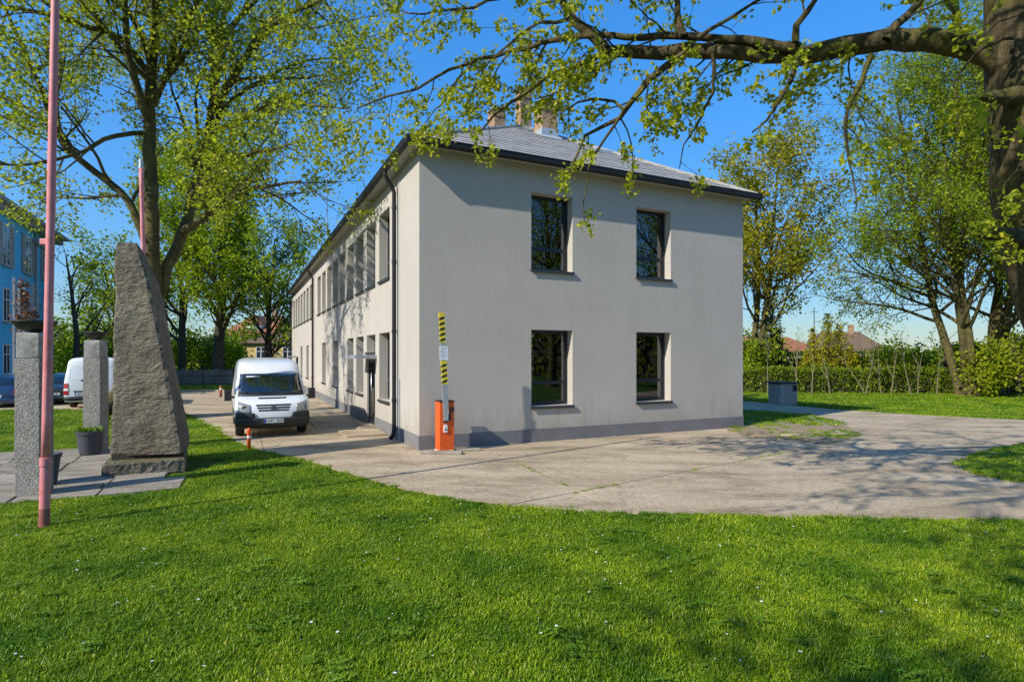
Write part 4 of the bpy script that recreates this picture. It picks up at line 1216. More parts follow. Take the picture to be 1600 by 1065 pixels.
flagpole('flagpole', bp_, t, .2, .058, .052, 'shorter pink flagpole with a grey cap behind the standing stone', True, .88)

def pillar(px, py, label, w):
    g = G(px, py); root = empty('concrete_pillar', (g.x, g.y, 0.03), BROT*.35); tag(root, label, 'pillar', 'concrete pillars with bowls')
    mb = MB(); mb.box(-w, w, 0, 2*w, 0, 2.24); mb.build('shaft', M['aggregate'], root, bevel=.015)
    q = .012
    mb = MB(); mb.box(-w+q, w-q, q, 2*w-q, 2.24, 2.66); mb.build('capital', M['conc_cap'], root, bevel=.02)
    c = (g.x, g.y)
    bo = empty('fire_bowl', (0, 0, 0)); bo.location = Matrix.Rotation(BROT*.35, 3, 'Z') @ Vector((0, w, 0)) + Vector((g.x, g.y, 2.69))
    return root, bo
def bowl(root, R, label):
    tag(root, label, 'bowl', 'metal bowls on the pillars')
    pr = [(.05, 0.0), (R*.42, .035), (R*.72, .085), (R*.93, .145), (R, .18), (R, .20), (R-.012, .20), (R*.9, .16), (R*.6, .09), (.04, .05)]
    mb = MB(); mb.lathe([(.05, -.01)] + pr, (0, 0), 32); mb.build('dish', M['bowl'], root, smooth=True)
    mb = MB(); mb.lathe([(R+.001, .178), (R+.008, .178), (R+.008, .198), (R+.001, .198)], (0, 0), 32); mb.build('rim', M['bowl'], root)
p, bo = pillar(42, 779, 'nearer concrete pillar behind the pink flagpole', .185)
bowl(bo, .31, 'wide dark metal bowl on the nearer pillar')
p, bo = pillar(143, 709, 'farther concrete pillar in front of the white van', .19)
bowl(bo, .245, 'smaller dark metal bowl on the farther pillar')

def pot(px, py, label, plants):
    g = G(px, py); root = empty('plant_pot', (g.x, g.y, .045)); root.scale = (.78, .78, 1.0); tag(root, label, 'plant pot', 'grey pots by the pillars')
    mb = MB(); mb.lathe([(.255, 0), (.27, .02), (.335, .46), (.36, .47), (.365, .535), (.345, .54), (.33, .48), (.32, .46), (.001, .455)], (0, 0), 28)
    po = mb.build('pot', M['pot'], root, smooth=False)
    mb = MB(); mb.lathe([(.322, .47), (.001, .485)], (0, 0), 20); mb.build('soil', M['bark_d'], root)
    if plants:
        mb = MB()
        for k in range(150):
            a = random.uniform(0, 6.283); r = .3*math.sqrt(random.random()); x, y = r*math.cos(a), r*math.sin(a)
            L = random.uniform(.08, .19); t = random.uniform(0, 6.283); w_ = random.uniform(.018, .03)
            dx, dy = math.cos(t), math.sin(t); o_ = random.uniform(.2, .7)*L
            mb.add([(x-dy*w_*.4, y+dx*w_*.4, .48), (x+dy*w_*.4, y-dx*w_*.4, .48), (x+dx*o_*.6+dy*w_, y+dy*o_*.6-dx*w_, .48+L*.6), (x+dx*o_*.6-dy*w_, y+dy*o_*.6+dx*w_, .48+L*.6), (x+dx*o_*1.3, y+dy*o_*1.3, .48+L)],
                   [(0, 1, 2, 3), (3, 2, 4)])
        o = mb.build('foliage', M['clover'], root); o['kind'] = 'stuff'
pot(141, 712, 'grey pot with green seedlings in front of the farther pillar', True)
pot(66, 760, 'grey pot half hidden behind the flagpole and nearer pillar', False)

# standing stone: a tapering block built from levels, chiselled
stone = empty('standing_stone', (-7.2, 11.6, 0)); tag(stone, 'tall tapering rough memorial stone on a rough plinth', 'monument')
lv = []
for py, xl, xr, xb in ((712, 171, 283, 299), (690, 172, 280, 297), (640, 173, 272, 287), (580, 174, 262, 275), (520, 175.5, 250, 266), (470, 177, 239, 258), (430, 178, 230, 248), (400, 180, 221, 234), (383, 181, 217, 226), (378, 185, 213, 221)):
    z = P3(0, py, 11.25).z
    yb = 12.75 - max(0, (z-1.5))*.14; yr = 11.52 - max(0, z-.4)*.04
    a = P3(xl, py, 11.25); b = P3(xr, py, yr); c = P3(xb, py, yb); dd = Vector((a.x-.36, a.y + (yb-yr)*.95, z))
    lv.append((z, a, b, c, dd))
def lvl(z):
    for q0, q1 in zip(lv, lv[1:]):
        if q0[0] <= z <= q1[0]:
            t = (z-q0[0])/(q1[0]-q0[0]); return [p.lerp(r, t) for p, r in zip(q0[1:], q1[1:])]
    return list(lv[-1][1:])
NS, NZ = 14, 70; zs = [lv[0][0] + (lv[-1][0]-lv[0][0])*k/NZ for k in range(NZ+1)]
vs = []
for z in zs:
    c4 = lvl(z)
    for e in range(4):
        for i in range(NS):
            p = c4[e].lerp(c4[(e+1) % 4], i/NS); vs.append(Vector((p.x, p.y, z)))
nr = 4*NS
cen = Vector((-7.35, 11.9, 0))
for i, v in enumerate(vs):
    o_ = (v - cen); o_.z = 0; o_.normalize()
    e_ = (i % nr) % NS
    n1 = noise.fractal(v*1.3, 0.9, 2.0, 4) * .035 + noise.noise(Vector((v.x*5, v.y*5, v.z*9)))*.016 + noise.noise(Vector((v.x*11, v.y*11, v.z*17)))*.010
    if e_ in (0,): n1 -= .02 + .03*abs(noise.noise(v*6))
    v += o_ * n1
root_inv = Vector((7.2, -11.6, 0))
mb = MB(); mb.v = [tuple(v + root_inv) for v in vs]
mb.f = [(k*nr+i, k*nr+(i+1) % nr, (k+1)*nr+(i+1) % nr, (k+1)*nr+i) for k in range(NZ) for i in range(nr)]
mb.f.append(tuple(range(NZ*nr, NZ*nr+nr))); mb.f.append(tuple(reversed(range(nr))))
mb.build('stone', M['rock'], stone, smooth=False)
# its plinth: a rough block
mb = MB(); nx, ny = 26, 20
X0, X1, Y0, Y1 = -7.99, -6.25, 10.98, 12.75
def rough_block(mb, X0, X1, Y0, Y1, z0, z1, amp, seed, n=24, rot=0.0, c=(0, 0)):
    per = [(X0+(X1-X0)*i/n, Y0) for i in range(n)] + [(X1, Y0+(Y1-Y0)*i/n) for i in range(n)] + [(X1-(X1-X0)*i/n, Y1) for i in range(n)] + [(X0, Y1-(Y1-Y0)*i/n) for i in range(n)]
    rings = []
    zz = [z0, z0+(z1-z0)*.3, z0+(z1-z0)*.6, z0+(z1-z0)*.9, z1]
    mx, my = (X0+X1)/2, (Y0+Y1)/2
    for k, z in enumerate(zz):
        for x, y in per:
            q = Vector((x, y, z+seed)); a = noise.noise(q*4)*amp + noise.noise(q*11)*amp*.6 - (.03 if k == 4 else 0)
            d = Vector((x-mx, y-my)).normalized()
            mb.v.append((x+d.x*a, y+d.y*a, z + (noise.noise(q*7)*.012 if k == 4 else 0)))
    m = len(per); b = len(mb.v)-5*m
    mb.f += [(b+k*m+i, b+k*m+(i+1) % m, b+(k+1)*m+(i+1) % m, b+(k+1)*m+i) for k in range(4) for i in range(m)]
    mb.f.append(tuple(b+4*m+i for i in range(m)))
rough_block(mb, 0, 1.36, 0, 1.75, .02, .27, .03, 3.0)
mb.build('plinth', M['rock'], stone, loc=(-7.72+7.2, 10.78-11.6, 0), rz=math.radians(28))
mb = MB(); mb.box(.10, 1.22, .42, 1.4, .26, .40); mb.build('bed_joint', M['bark_d'], stone, loc=(-7.72+7.2, 10.78-11.6, 0), rz=math.radians(28))

# ================================================================ buildings behind
def facade_window(parent, x, y, z, wd, ht, mframe, shutters=False, outward=(1, 0), deep=.14):
    """window on a wall whose outward normal is local +x or -y; x,y,z = lower near corner, runs along y (or x)"""
    mb = MB(); t = .07
    if outward == (1, 0):
        def bx(m, a0, a1, z0, z1, d0, d1): m.box(x+d0, x+d1, y+a0, y+a1, z+z0, z+z1)
    else:
        def bx(m, a0, a1, z0, z1, d0, d1): m.box(x+a0, x+a1, y-d1, y-d0, z+z0, z+z1)
    bx(mb, 0, wd, 0, t, -.02, .03); bx(mb, 0, wd, ht-t, ht, -.02, .03); bx(mb, 0, t, t, ht-t, -.02, .03); bx(mb, wd-t, wd, t, ht-t, -.02, .03)
    bx(mb, wd/2-.04, wd/2+.04, t, ht-t, -.02, .035); bx(mb, t, wd/2-.04, ht*.64, ht*.64+.06, -.02, .028); bx(mb, wd/2+.04, wd-t, ht*.64, ht*.64+.06, -.02, .028)
    wn = mb.build('window', mframe, parent)
    p = MB(); bx(p, t, wd/2-.04, t, ht-t, -.015, .012); p.build('pane', M['dark_glass'], wn)
    p = MB(); bx(p, wd/2+.04, wd-t, t, ht-t, -.015, .012); p.build('pane', M['dark_glass'], wn)
    s = MB(); bx(s, -.08, wd+.08, -.08, 0, -.02, .12); s.build('sill', M['grey_trim'], wn)
    if shutters:
        for a0, a1 in ((-.62, -.06), (wd+.06, wd+.62)):
            s = MB(); bx(s, a0, a1, -.02, ht+.02, .0, .06); s.build('pilaster', M['grey_trim'], wn)
    return wn

a = math.radians(25.0)
bl = empty('apartment_block', (*P3(84, 0, 45).xy, 0), a)      # far corner of its visible facade; local y runs back along it
tag(bl, 'bright blue rendered building with white windows at the left edge', 'building')
L = 17.0; EZ = 11.5
mb = MB(); mb.box(-12, 0, -L, 0, 0, EZ); mb.build('wall', M['blue_wall'], bl)
mb = MB(); mb.box(-12.9, .85, -L-.8, .7, EZ, EZ+.22); mb.box(-12.6, .5, -L-.5, .5, EZ-.35, EZ); mb.build('cornice', M['grey_trim'], bl)
mb = MB(); mb.add([(-12.9, -L-.8, EZ+.22), (.85, -L-.8, EZ+.22), (.85, .7, EZ+.22), (-12.9, .7, EZ+.22), (-6, -L+5, EZ+4.0), (-6, -6, EZ+4.0)],
                  [(0, 1, 4), (1, 2, 5, 4), (2, 3, 5), (3, 0, 4, 5)]); mb.build('roof', M['blue_roof'], bl)
for k, y in enumerate((-2.6, -6.6, -10.6, -14.6)):
    facade_window(bl, .02, y, 8.0, 1.25, 2.6, M['white_frame'], True)
    facade_window(bl, .02, y+.1, 4.5, 1.1, 2.1, M['white_frame'])
    facade_window(bl, .02, y+.1, 1.2, 1.1, 1.9, M['white_frame'])
mb = MB(); mb.box(0, .12, -L, 0, 0, .9); mb.build('plinth', M['grey_trim'], bl)
mb = MB(); mb.tube([(.12, -4.6, .3), (.12, -4.6, EZ-.3)], .07, 8); mb.build('downpipe', M['grey_trim'], bl)
# a steel pergola with dry creeper in front of the blue building
pg = P3(38, 0, 31)
tr_ = empty('pergola', (pg.x, pg.y, 0), a); tag(tr_, 'steel post frame with dry brown creeper before the blue building', 'pergola')
for k in range(6):
    mb = MB(); mb.box(-.05, .05, -1.6+k*.75, -1.5+k*.75, 0, 6.4 - (k % 2)*.5); mb.build('post', M['grey_trim'], tr_)
for z in (3.0, 4.9, 6.1):
    mb = MB(); mb.box(-.03, .03, -1.7, 2.4, z, z+.08); mb.build('rail', M['grey_trim'], tr_)

def house(name, loc, rz, wd, dp, eave, rise, wall, roof_m, label, wins=(), dormer=False, mast=None):
    h = empty(name, loc, rz); tag(h, label, 'house')
    mb = MB(); mb.box(-wd/2, wd/2, 0, dp, 0, eave)
    mb.build('wall', wall, h)
    o = .4
    mb = MB(); mb.add([(-wd/2-o, -o, eave-.1), (wd/2+o, -o, eave-.1), (wd/2+o, dp+o, eave-.1), (-wd/2-o, dp+o, eave-.1), (-wd/2+wd*.22, dp/2, eave+rise), (wd/2-wd*.22, dp/2, eave+rise)],
                      [(0, 1, 5, 4), (1, 2, 5), (2, 3, 4, 5), (3, 0, 4), (0, 3, 2, 1)])
    rf = mb.build('roof', roof_m, h)
    mb = MB(); mb.box(wd*.12, wd*.12+.6, dp*.45, dp*.45+.5, eave+rise*.6, eave+rise+.9); mb.build('chimney', M['brick'], rf)
    for x, z, w_, h_ in wins: facade_window(h, x, -.01, z, w_, h_, M['white_frame'], outward=(0, -1))
    if dormer:
        mb = MB(); mb.box(-1.2, 1.2, .6, 2.6, eave+.1, eave+1.7); dm = mb.build('dormer', M['cream_wall'], rf)
        mb = MB(); mb.add([(-1.6, .2, eave+1.6), (1.6, .2, eave+1.6), (1.6, 3.4, eave+1.6), (-1.6, 3.4, eave+1.6), (0, .2, eave+2.9), (0, 3.4, eave+2.9)], [(0, 1, 4), (1, 2, 5, 4), (2, 3, 5), (3, 0, 4, 5), (0, 3, 2, 1)])
        mb.build('dormer_roof', roof_m, rf)
        facade_window(h, -.5, .58, eave+.4, 1.0, 1.0, M['white_frame'], outward=(0, -1))
    if mast:
        mb = MB(); mb.tube([(mast, dp/2, eave+rise-.5), (mast, dp/2, eave+rise+3.2)], .05, 5); mb.tube([(mast-.5, dp/2, eave+rise+2.6), (mast+.5, dp/2, eave+rise+2.6)], .03, 5); mb.build('aerial', M['anth'], rf)
    return h
q = P3(432, 0, 64)
house('house', (q.x+1.0, q.y, 0), math.radians(4), 9.5, 8, 3.9, 1.2, M['yellow_wall'], M['brown_roof'], 'yellow rendered house with brown roof behind the van', [(-.3, 1.9, 1.1, 1.5), (-3.2, 1.9, 1.1, 1.5)])
q = P3(392, 0, 84)
house('house', (q.x, q.y, 0), math.radians(-6), 9, 9, 5.6, 3.0, M['cream_wall'], M['red_roof'], 'red roofed house with a dormer seen through the trees', [], True)
q = P3(1243, 0, 74)
house('house', (q.x-1.5, q.y, 0), math.radians(8), 11, 8, 3.1, 1.9, M['cream_wall'], M['red_roof'], 'low red tiled house beyond the hedge near the spruce', [(-2, .9, 1.1, 1.2), (2, .9, 1.1, 1.2)], mast=2.0)
q = P3(1328, 0, 70)
house('house', (q.x, q.y, 0), math.radians(-14), 8, 8, 3.0, 2.5, M['cream_wall'], M['brown_roof'], 'brown roofed house beyond the hedge right of the yellow thuja', [(-2, .9, 1.1, 1.2)], mast=-3)

# boundary wall and railings at the back of the car park
q0, q1 = P3(180, 0, 44), P3(405, 0, 46)
bw = empty('boundary_wall', (q0.x, q0.y, 0), math.atan2(q1.y-q0.y, q1.x-q0.x)); tag(bw, 'grey concrete panel wall at the back of the car park', 'wall')
Lw = (q1-q0).xy.length; npn = int(Lw/2.4)
for k in range(npn):
    mb = MB(); mb.box(k*2.4+.1, k*2.4+2.3, -.05, .05, .0, 1.25); mb.build('panel', M['old_wall'], bw)
    mb = MB(); mb.box(k*2.4-.1, k*2.4+.1, -.10, .10, 0, 1.35); mb.build('post', M['old_wall'], bw)
q0, q1 = P3(270, 0, 40.2), P3(452, 0, 41.5)
fn = empty('railing_fence', (q0.x, q0.y, 0), math.atan2(q1.y-q0.y, q1.x-q0.x)); tag(fn, 'low dark metal railing in front of the concrete panel wall', 'fence')
Lf = (q1-q0).xy.length
for k in range(int(Lf/2)+1):
    mb = MB(); mb.box(k*2-.03, k*2+.03, -.03, .03, 0, 1.55); mb.build('post', M['anth'], fn)
for z in (.35, .9, 1.45):
    mb = MB(); mb.box(0, Lf, -.015, .015, z, z+.04); mb.build('rail', M['anth'], fn)
# kerb at the back of the car park
mb = MB(); mb.box(-60, -18.8, 37.4, 37.6, 0, .14); tag(mb.build('kerb', M['drive'], bevel=.02), 'pale concrete kerb along the back of the car park', 'kerb', kind='structure')

# ================================================================ trees
class Tree:
    def __init__(s):
        s.V = []; s.Fq = []; s.nv = 0; s.leaf = []
    def tube(s, pts, rad):
        r0 = rad[0]
        if rad[-1] > .012:      # rounded end
            e_ = (pts[-1]-pts[-2]).normalized()
            pts = list(pts) + [pts[-1]+e_*rad[-1]*.6, pts[-1]+e_*rad[-1]*.8]; rad = list(rad) + [rad[-1]*.7, rad[-1]*.05]
        n = 12 if r0 > .16 else 7 if r0 > .05 else 5 if r0 > .02 else 3
        m = len(pts); vs = []; ref = None
        for i in range(m):
            t = pts[min(i+1, m-1)] - pts[max(i-1, 0)]
            t.normalize()
            if ref is None:
                ref = t.cross(Vector((.3, .9, .1)))
                if ref.length < .1: ref = t.cross(Vector((1, 0, 0)))
            ref = ref - t*ref.dot(t); ref.normalize()
            bi = t.cross(ref); r = rad[i]; p = pts[i]
            for k in range(n):
                a = 6.28318*k/n
                vs.append(p + ref*(math.cos(a)*r) + bi*(math.sin(a)*r))
        b = s.nv
        s.V += vs; s.nv += len(vs)
        for i in range(m-1):
            for k in range(n):
                s.Fq.append((b+i*n+k, b+i*n+(k+1) % n, b+(i+1)*n+(k+1) % n, b+(i+1)*n+k))
    def wood(s, name, m, parent):
        me = np_mesh(name, np.array([tuple(v) for v in s.V]), np.array(s.Fq).ravel(), 4, True)
        return link(name, me, m, parent)

def catmull(pts, step):
    out = []; n = len(pts)
    for i in range(n-1):
        p0, p1, p2, p3 = pts[max(0, i-1)], pts[i], pts[i+1], pts[min(n-1, i+2)]
        k = max(1, int((p2-p1).length/step))
        for j in range(k):
            t = j/k
            out.append(.5*((2*p1)+(p2-p0)*t+(2*p0-5*p1+4*p2-p3)*t*t+(-p0+3*p1-3*p2+p3)*t**3))
    out.append(pts[-1].copy())
    return out

def rv():
    while True:
        v = Vector((random.uniform(-1, 1), random.uniform(-1, 1), random.uniform(-1, 1)))
        if .05 < v.length < 1: return v.normalized()

def side_dir(d, ang):
    a = d.cross(rv())
    while a.length < .05: a = d.cross(rv())
    a.normalize()
    return (d*math.cos(ang) + a*math.sin(ang)).normalized()

def grow(T, p, d, L, r, lvl, Q):
    seg = Q['seg'] * (1.0 if lvl < Q['max'] else .7)
    n = max(2, int(L/seg)); st = L/n
    pts = [p.copy()]; rad = [r]
    d = d.copy()
    for i in range(n):
        d = d + rv()*Q['wander'] + Vector((0, 0, Q['up'][min(lvl, len(Q['up'])-1)]))
        d.normalize()
        p = p + d*st
        pts.append(p.copy()); rad.append(max(Q['rmin'], r*(1-.8*(i+1)/n)))
    T.tube(pts, rad)
    spawn(T, pts, rad, L, lvl, Q)

def spawn(T, pts, rad, L, lvl, Q, t0=.2):
    n = len(pts)-1
    if lvl < Q['max']:
        nch = Q['nch'][min(lvl, len(Q['nch'])-1)] * L
        k = int(nch) + (random.random() < nch-int(nch))
        for c in range(max(2, k)):
            t = t0 + (1-t0)*(c+random.random())/max(2, k)
            x = min(n-1e-3, t*n); i = int(x); f = x-i
            q = pts[i].lerp(pts[i+1], f)
            dd = (pts[i+1]-pts[i]).normalized()
            ang = math.radians(random.uniform(*Q['ang']))
            cd = side_dir(dd, ang)
            if 'bias' in Q: cd = (cd + Vector(Q['bias'])).normalized()
            cl = L*random.uniform(*Q['ratio'])*(1-.45*t)
            lo, hi = Q['len'][min(lvl, len(Q['len'])-1)]
            cl = min(max(cl, lo), hi)
            grow(T, q, cd, cl, max(Q['rmin'], min(Q.get('rcap', 9), rad[i]*Q['rr'])), lvl+1, Q)
        if lvl >= Q['max']-1: add_leaves(T, pts, Q, .5)
    else:
        add_leaves(T, pts, Q, 0.0)

def add_leaves(T, pts, Q, t0):
    n = len(pts)-1
    for i in range(n+1):
        if i/n < t0: continue
        if i == 0: continue
        if random.random() < Q['lp'] or i == n:
            T.leaf.append((pts[i], (pts[i]-pts[i-1]).normalized()))

def leaf_mesh(name, leafs, k, size, spread, m, parent, up=.5, fold=True, keep=None):
    P = np.array([tuple(p) for p, d in leafs], dtype=np.float32)
    D = np.array([tuple(d) for p, d in leafs], dtype=np.float32)
    if keep is not None:
        msk = keep(P); P = P[msk]; D = D[msk]
    P = np.repeat(P, k, 0); D = np.repeat(D, k, 0)
    n = len(P)
    ax = RNG.normal(size=(n, 3)).astype(np.float32) + D*.6
    ax[:, 2] -= .15
    ax /= np.linalg.norm(ax, axis=1, keepdims=True)
    nr_ = RNG.normal(size=(n, 3)).astype(np.float32); nr_[:, 2] = np.abs(nr_[:, 2]) + up
    sd = np.cross(ax, nr_); sd /= np.linalg.norm(sd, axis=1, keepdims=True) + 1e-6
    no = np.cross(sd, ax)
    sz = (size * RNG.uniform(.55, 1.25, size=(n, 1))).astype(np.float32)
    c = P + RNG.normal(size=(n, 3)).astype(np.float32)*spread
    if fold:
        w_ = .42
        a = c; t = c + ax*sz - no*sz*.12
        l1 = c + ax*sz*.42 + sd*sz*w_ + no*sz*.14; r1 = c + ax*sz*.42 - sd*sz*w_ + no*sz*.14
        l2 = c + ax*sz*.80 + sd*sz*w_*.62 + no*sz*.05; r2 = c + ax*sz*.80 - sd*sz*w_*.62 + no*sz*.05
        V = np.stack([a, r1, r2, t, l2, l1], 1).reshape(-1, 3)
        b = (np.arange(n)*6)[:, None]
        Fc = np.concatenate([b + np.array([[0, 1, 2, 3]]), b + np.array([[0, 3, 4, 5]])], 1).ravel()
    else:
        a = c; t = c + ax*sz
        l1 = c + ax*sz*.5 + sd*sz*.4 + no*sz*.1; r1 = c + ax*sz*.5 - sd*sz*.4 + no*sz*.1
        V = np.stack([a, r1, t, l1], 1).reshape(-1, 3)
        b = (np.arange(n)*4)[:, None]
        Fc = (b + np.array([[0, 1, 2, 3]])).ravel()
    me = np_mesh(name, V, Fc, 4, False)
    return link(name, me, m, parent)

def finish_tree(T, name, base, bark, leafm, k, size, spread, label, group=None, fold=False, cat='tree', keep=None):
    root = empty(name, base)
    off = Vector(base)
    T.V = [v-off for v in T.V]
    T.leaf = [(p-off, d) for p, d in T.leaf]
    T.wood('trunk', bark, root)
    cr = leaf_mesh('crown', T.leaf, k, size, spread, leafm, root, fold=fold, keep=keep)
    tag(root, label, cat, group)
    print('TREE', label, len(T.Fq), len(T.leaf)*k)
    return root

# ---- the big multi-stemmed tree behind the standing stone
random.seed(21)
T = Tree()
Qp = dict(max=3, seg=.45, wander=.20, up=[.03, .03, .02, 0.0], rmin=.009, nch=[1.4, 1.75, 2.5], ang=(28, 66), ratio=(.35, .62), rr=.5, lp=.55, len=[(1.8, 4.2), (.9, 2.1), (.35, .9)])
def limb(T, path, Ys, r0, r1, Q, lvl=0, t0=.2, step=.45):
    n = len(path)
    if not hasattr(Ys, '__len__'): Ys = (Ys, Ys)
    pts = [P3(x, y, Ys[0]+(Ys[1]-Ys[0])*i/(n-1)) for i, (x, y) in enumerate(path)]
    pts = catmull(pts, step)
    pts = [p + rv()*(.03 if i else 0) for i, p in enumerate(pts)]
    m = len(pts)
    rad = [r0 + (r1-r0)*i/(m-1) for i in range(m)]
    T.tube(pts, rad)
    L = sum((a-b).length for a, b in zip(pts, pts[1:]))
    spawn(T, pts, rad, L, lvl, Q, t0)
    return pts
TY = 21.0
gb = P3(240, 0, TY)
# flared base with roots
base = Vector((gb.x, gb.y, 0))
T.tube([base+Vector((0, 0, -.1)), base+Vector((0, 0, .5)), base+Vector((-.03, 0, 1.3)), base+Vector((0, 0, 2.6)), base+Vector((.02, 0, 4.2))], [.75, .58, .45, .36, .27])
for a_, l_ in ((3.3, 2.1), (4.2, 1.2), (5.3, 1.0), (.3, .9), (2.0, 1.2)):
    d = Vector((math.cos(a_), math.sin(a_), 0))
    T.tube([base+d*.35+Vector((0, 0, 2.0)), base+d*l_*.45+Vector((0, 0, 1.15)), base+d*l_*.7+Vector((0, 0, .55)), base+d*l_+Vector((0, 0, -.12))], [.30, .30, .30, .22])
Qs = dict(Qp)
limb(T, [(239, 470), (238, 400), (236, 300), (233, 220), (233, 160), (237, 100), (243, 40), (247, -40), (252, -150), (250, -260)], (TY, TY-.5), .27, .08, Qp, t0=.35)
limb(T, [(233, 195), (216, 140), (201, 85), (196, 20), (188, -60), (180, -150)], (TY-.2, TY-3), .15, .04, Qp)
limb(T, [(236, 170), (262, 110), (275, 60), (300, 15), (330, -40)], (TY, TY-3), .12, .03, Qp)
limb(T, [(245, 470), (262, 415), (287, 360), (302, 300), (315, 240), (327, 195), (338, 130), (345, 60), (357, -20), (366, -120)], (TY+.3, TY+2.0), .22, .06, Qp, t0=.3)
limb(T, [(333, 178), (375, 105), (425, 40), (490, 5), (540, -20)], (TY+1, TY-3.5), .17, .03, Qp)
limb(T, [(318, 225), (360, 160), (420, 120), (480, 95), (540, 90)], (TY+.8, TY+3), .12, .025, Qp)
limb(T, [(286, 362), (330, 332), (370, 300), (405, 292), (435, 288), (470, 284)], (TY+.5, TY-3.0), .17, .03, Qp)
limb(T, [(300, 305), (350, 262), (390, 240), (425, 235), (450, 225)], (TY+.5, TY-4), .13, .025, Qp)
limb(T, [(320, 215), (370, 190), (430, 160), (490, 165), (545, 170)], (TY+1, TY-2.5), .11, .025, Qp)
limb(T, [(243, 425), (205, 320), (150, 270), (100, 225), (72, 160), (35, 70), (-10, -20)], (TY, TY-2.0), .16, .04, Qp)
limb(T, [(229, 208), (180, 212), (130, 235), (88, 250), (0, 258), (-60, 250)], (TY, TY-5), .09, .025, Qp)
limb(T, [(234, 120), (190, 60), (140, 42), (90, 25), (20, 12), (-60, 10)], (TY, TY-4), .13, .03, Qp)
limb(T, [(238, 90), (200, 20), (120, -40), (60, -90)], (TY, TY+3), .12, .03, Qp)
limb(T, [(130, 255), (80, 190), (20, 160), (-50, 130)], (TY-.5, TY-1), .10, .03, Qp)
limb(T, [(345, 60), (390, 10), (450, -50), (500, -90)], (TY+1, TY+1), .12, .03, Qp)
finish_tree(T, 'broadleaf_tree', tuple(base), M['bark_l'], M['leaf_l'], 11, .125, .19, 'large multi-stemmed spring tree towering behind the standing stone', fold=False)

# ---- the near tree at the right edge, its long limb crossing the top of the picture
random.seed(5)
T = Tree()
Qn = dict(max=2, rcap=.016, seg=.16, wander=.26, up=[-.02, -.03, -.02], rmin=.004, nch=[2.9, 4.0], ang=(30, 70), ratio=(.3, .6), rr=.42, lp=.7, len=[(.5, 1.3), (.18, .5)])
Qm = dict(Qn, max=3, nch=[1.3, 2.2, 3.2], len=[(.9, 2.2), (.4, 1.0), (.18, .45)])
NT = Vector((8.0, 7.4, 0))
tp = [NT + Vector((0, 0, -.1)), NT + Vector((-.05, 0, .8)), NT + Vector((-.22, 0, 1.5)), P3(1694, 540, 7.3), P3(1648, 440, 7.2), P3(1624, 330, 7.1), P3(1610, 200, 7.0), P3(1602, 90, 7.0), P3(1597, -60, 7.0), P3(1590, -260, 7.0), P3(1585, -500, 6.8)]
tp = catmull(tp, .25)
m_ = len(tp)
rad = [.45 - .20*max(0, i/m_-.3) for i in range(m_)]
rad[0] = .7; rad[1] = .62; rad[2] = .56
tp = [p + Vector((noise.noise(p*1.7)*.05, noise.noise(p*1.7+Vector((5, 0, 0)))*.05, 0)) for p in tp]
T.tube(tp, rad)
# broken stub and bumps
T.tube([P3(1600, 375, 6.8), P3(1570, 365, 6.55), P3(1548, 366, 6.4), P3(1535, 364, 6.35)], [.13, .085, .07, .06])
T.tube([P3(1590, 150, 6.8), P3(1545, 152, 6.55), P3(1530, 150, 6.5)], [.12, .06, .035])
limb(T, [(1585, 120), (1545, 90), (1500, 74), (1450, 64), (1390, 64), (1320, 76), (1250, 88), (1190, 86), (1130, 80), (1070, 79), (1000, 83), (945, 80)], (6.95, 8.0), .155, .08, Qn, t0=.1, step=.2)
limb(T, [(1250, 74), (1190, 66), (1130, 61), (1060, 60), (980, 56), (900, 57), (850, 66), (800, 82), (750, 92), (700, 112), (650, 138), (600, 152), (558, 170)], (7.3, 9.2), .062, .012, Qn, t0=.12, step=.2)
limb(T, [(948, 80), (930, 55), (900, 34), (880, 10), (868, -30), (850, -80)], (8.0, 8.2), .085, .03, Qm, step=.2)
limb(T, [(925, 50), (890, 34), (845, 38), (800, 62), (772, 88), (740, 120)], (8.1, 8.8), .035, .010, Qn, step=.18)
limb(T, [(945, 82), (900, 106), (860, 118), (825, 140), (798, 162), (772, 182), (755, 205), (735, 212)], (8.0, 8.9), .05, .010, Qn, step=.18)
limb(T, [(900, 105), (885, 135), (858, 150), (835, 158)], (8.2, 8.5), .02, .008, Qn, step=.15)
limb(T, [(1075, 82), (1040, 100), (1015, 125), (990, 155), (965, 185), (940, 195), (915, 215), (900, 240), (893, 265)], (7.6, 8.2), .055, .010, Qn, step=.18)
limb(T, [(1020, 120), (1000, 145), (975, 168), (962, 190), (945, 222), (928, 248), (915, 290), (914, 342)], (7.7, 8.0), .03, .005, dict(Qn, nch=[.7, 1.2], len=[(.25, .5), (.12, .25)]), step=.18)
limb(T, [(975, 172), (960, 155), (930, 153), (905, 160), (885, 172), (860, 185)], (7.8, 8.2), .025, .008, Qn, step=.15)
limb(T, [(740, 95), (715, 125), (690, 160), (668, 185), (660, 200)], (8.7, 8.9), .022, .006, Qn, step=.15)
limb(T, [(1245, 96), (1232, 125), (1215, 155), (1196, 185), (1175, 204)], (7.2, 7.4), .04, .010, dict(Qn, nch=[1.2, 2.2]), step=.15)
limb(T, [(1362, 84), (1348, 125), (1330, 160), (1322, 200), (1326, 245), (1336, 280), (1338, 335)], (7.0, 7.2), .035, .006, dict(Qn, nch=[.6, 1.4]), step=.15)
limb(T, [(1335, 160), (1350, 180), (1362, 210)], (7.0, 7.0), .012, .005, dict(Qn, nch=[1.0, 1.5]), step=.15)
limb(T, [(1112, 84), (1115, 125), (1106, 165), (1088, 195), (1070, 225), (1062, 260)], (7.5, 7.9), .03, .007, dict(Qn, nch=[1.8, 2.8]), step=.15)
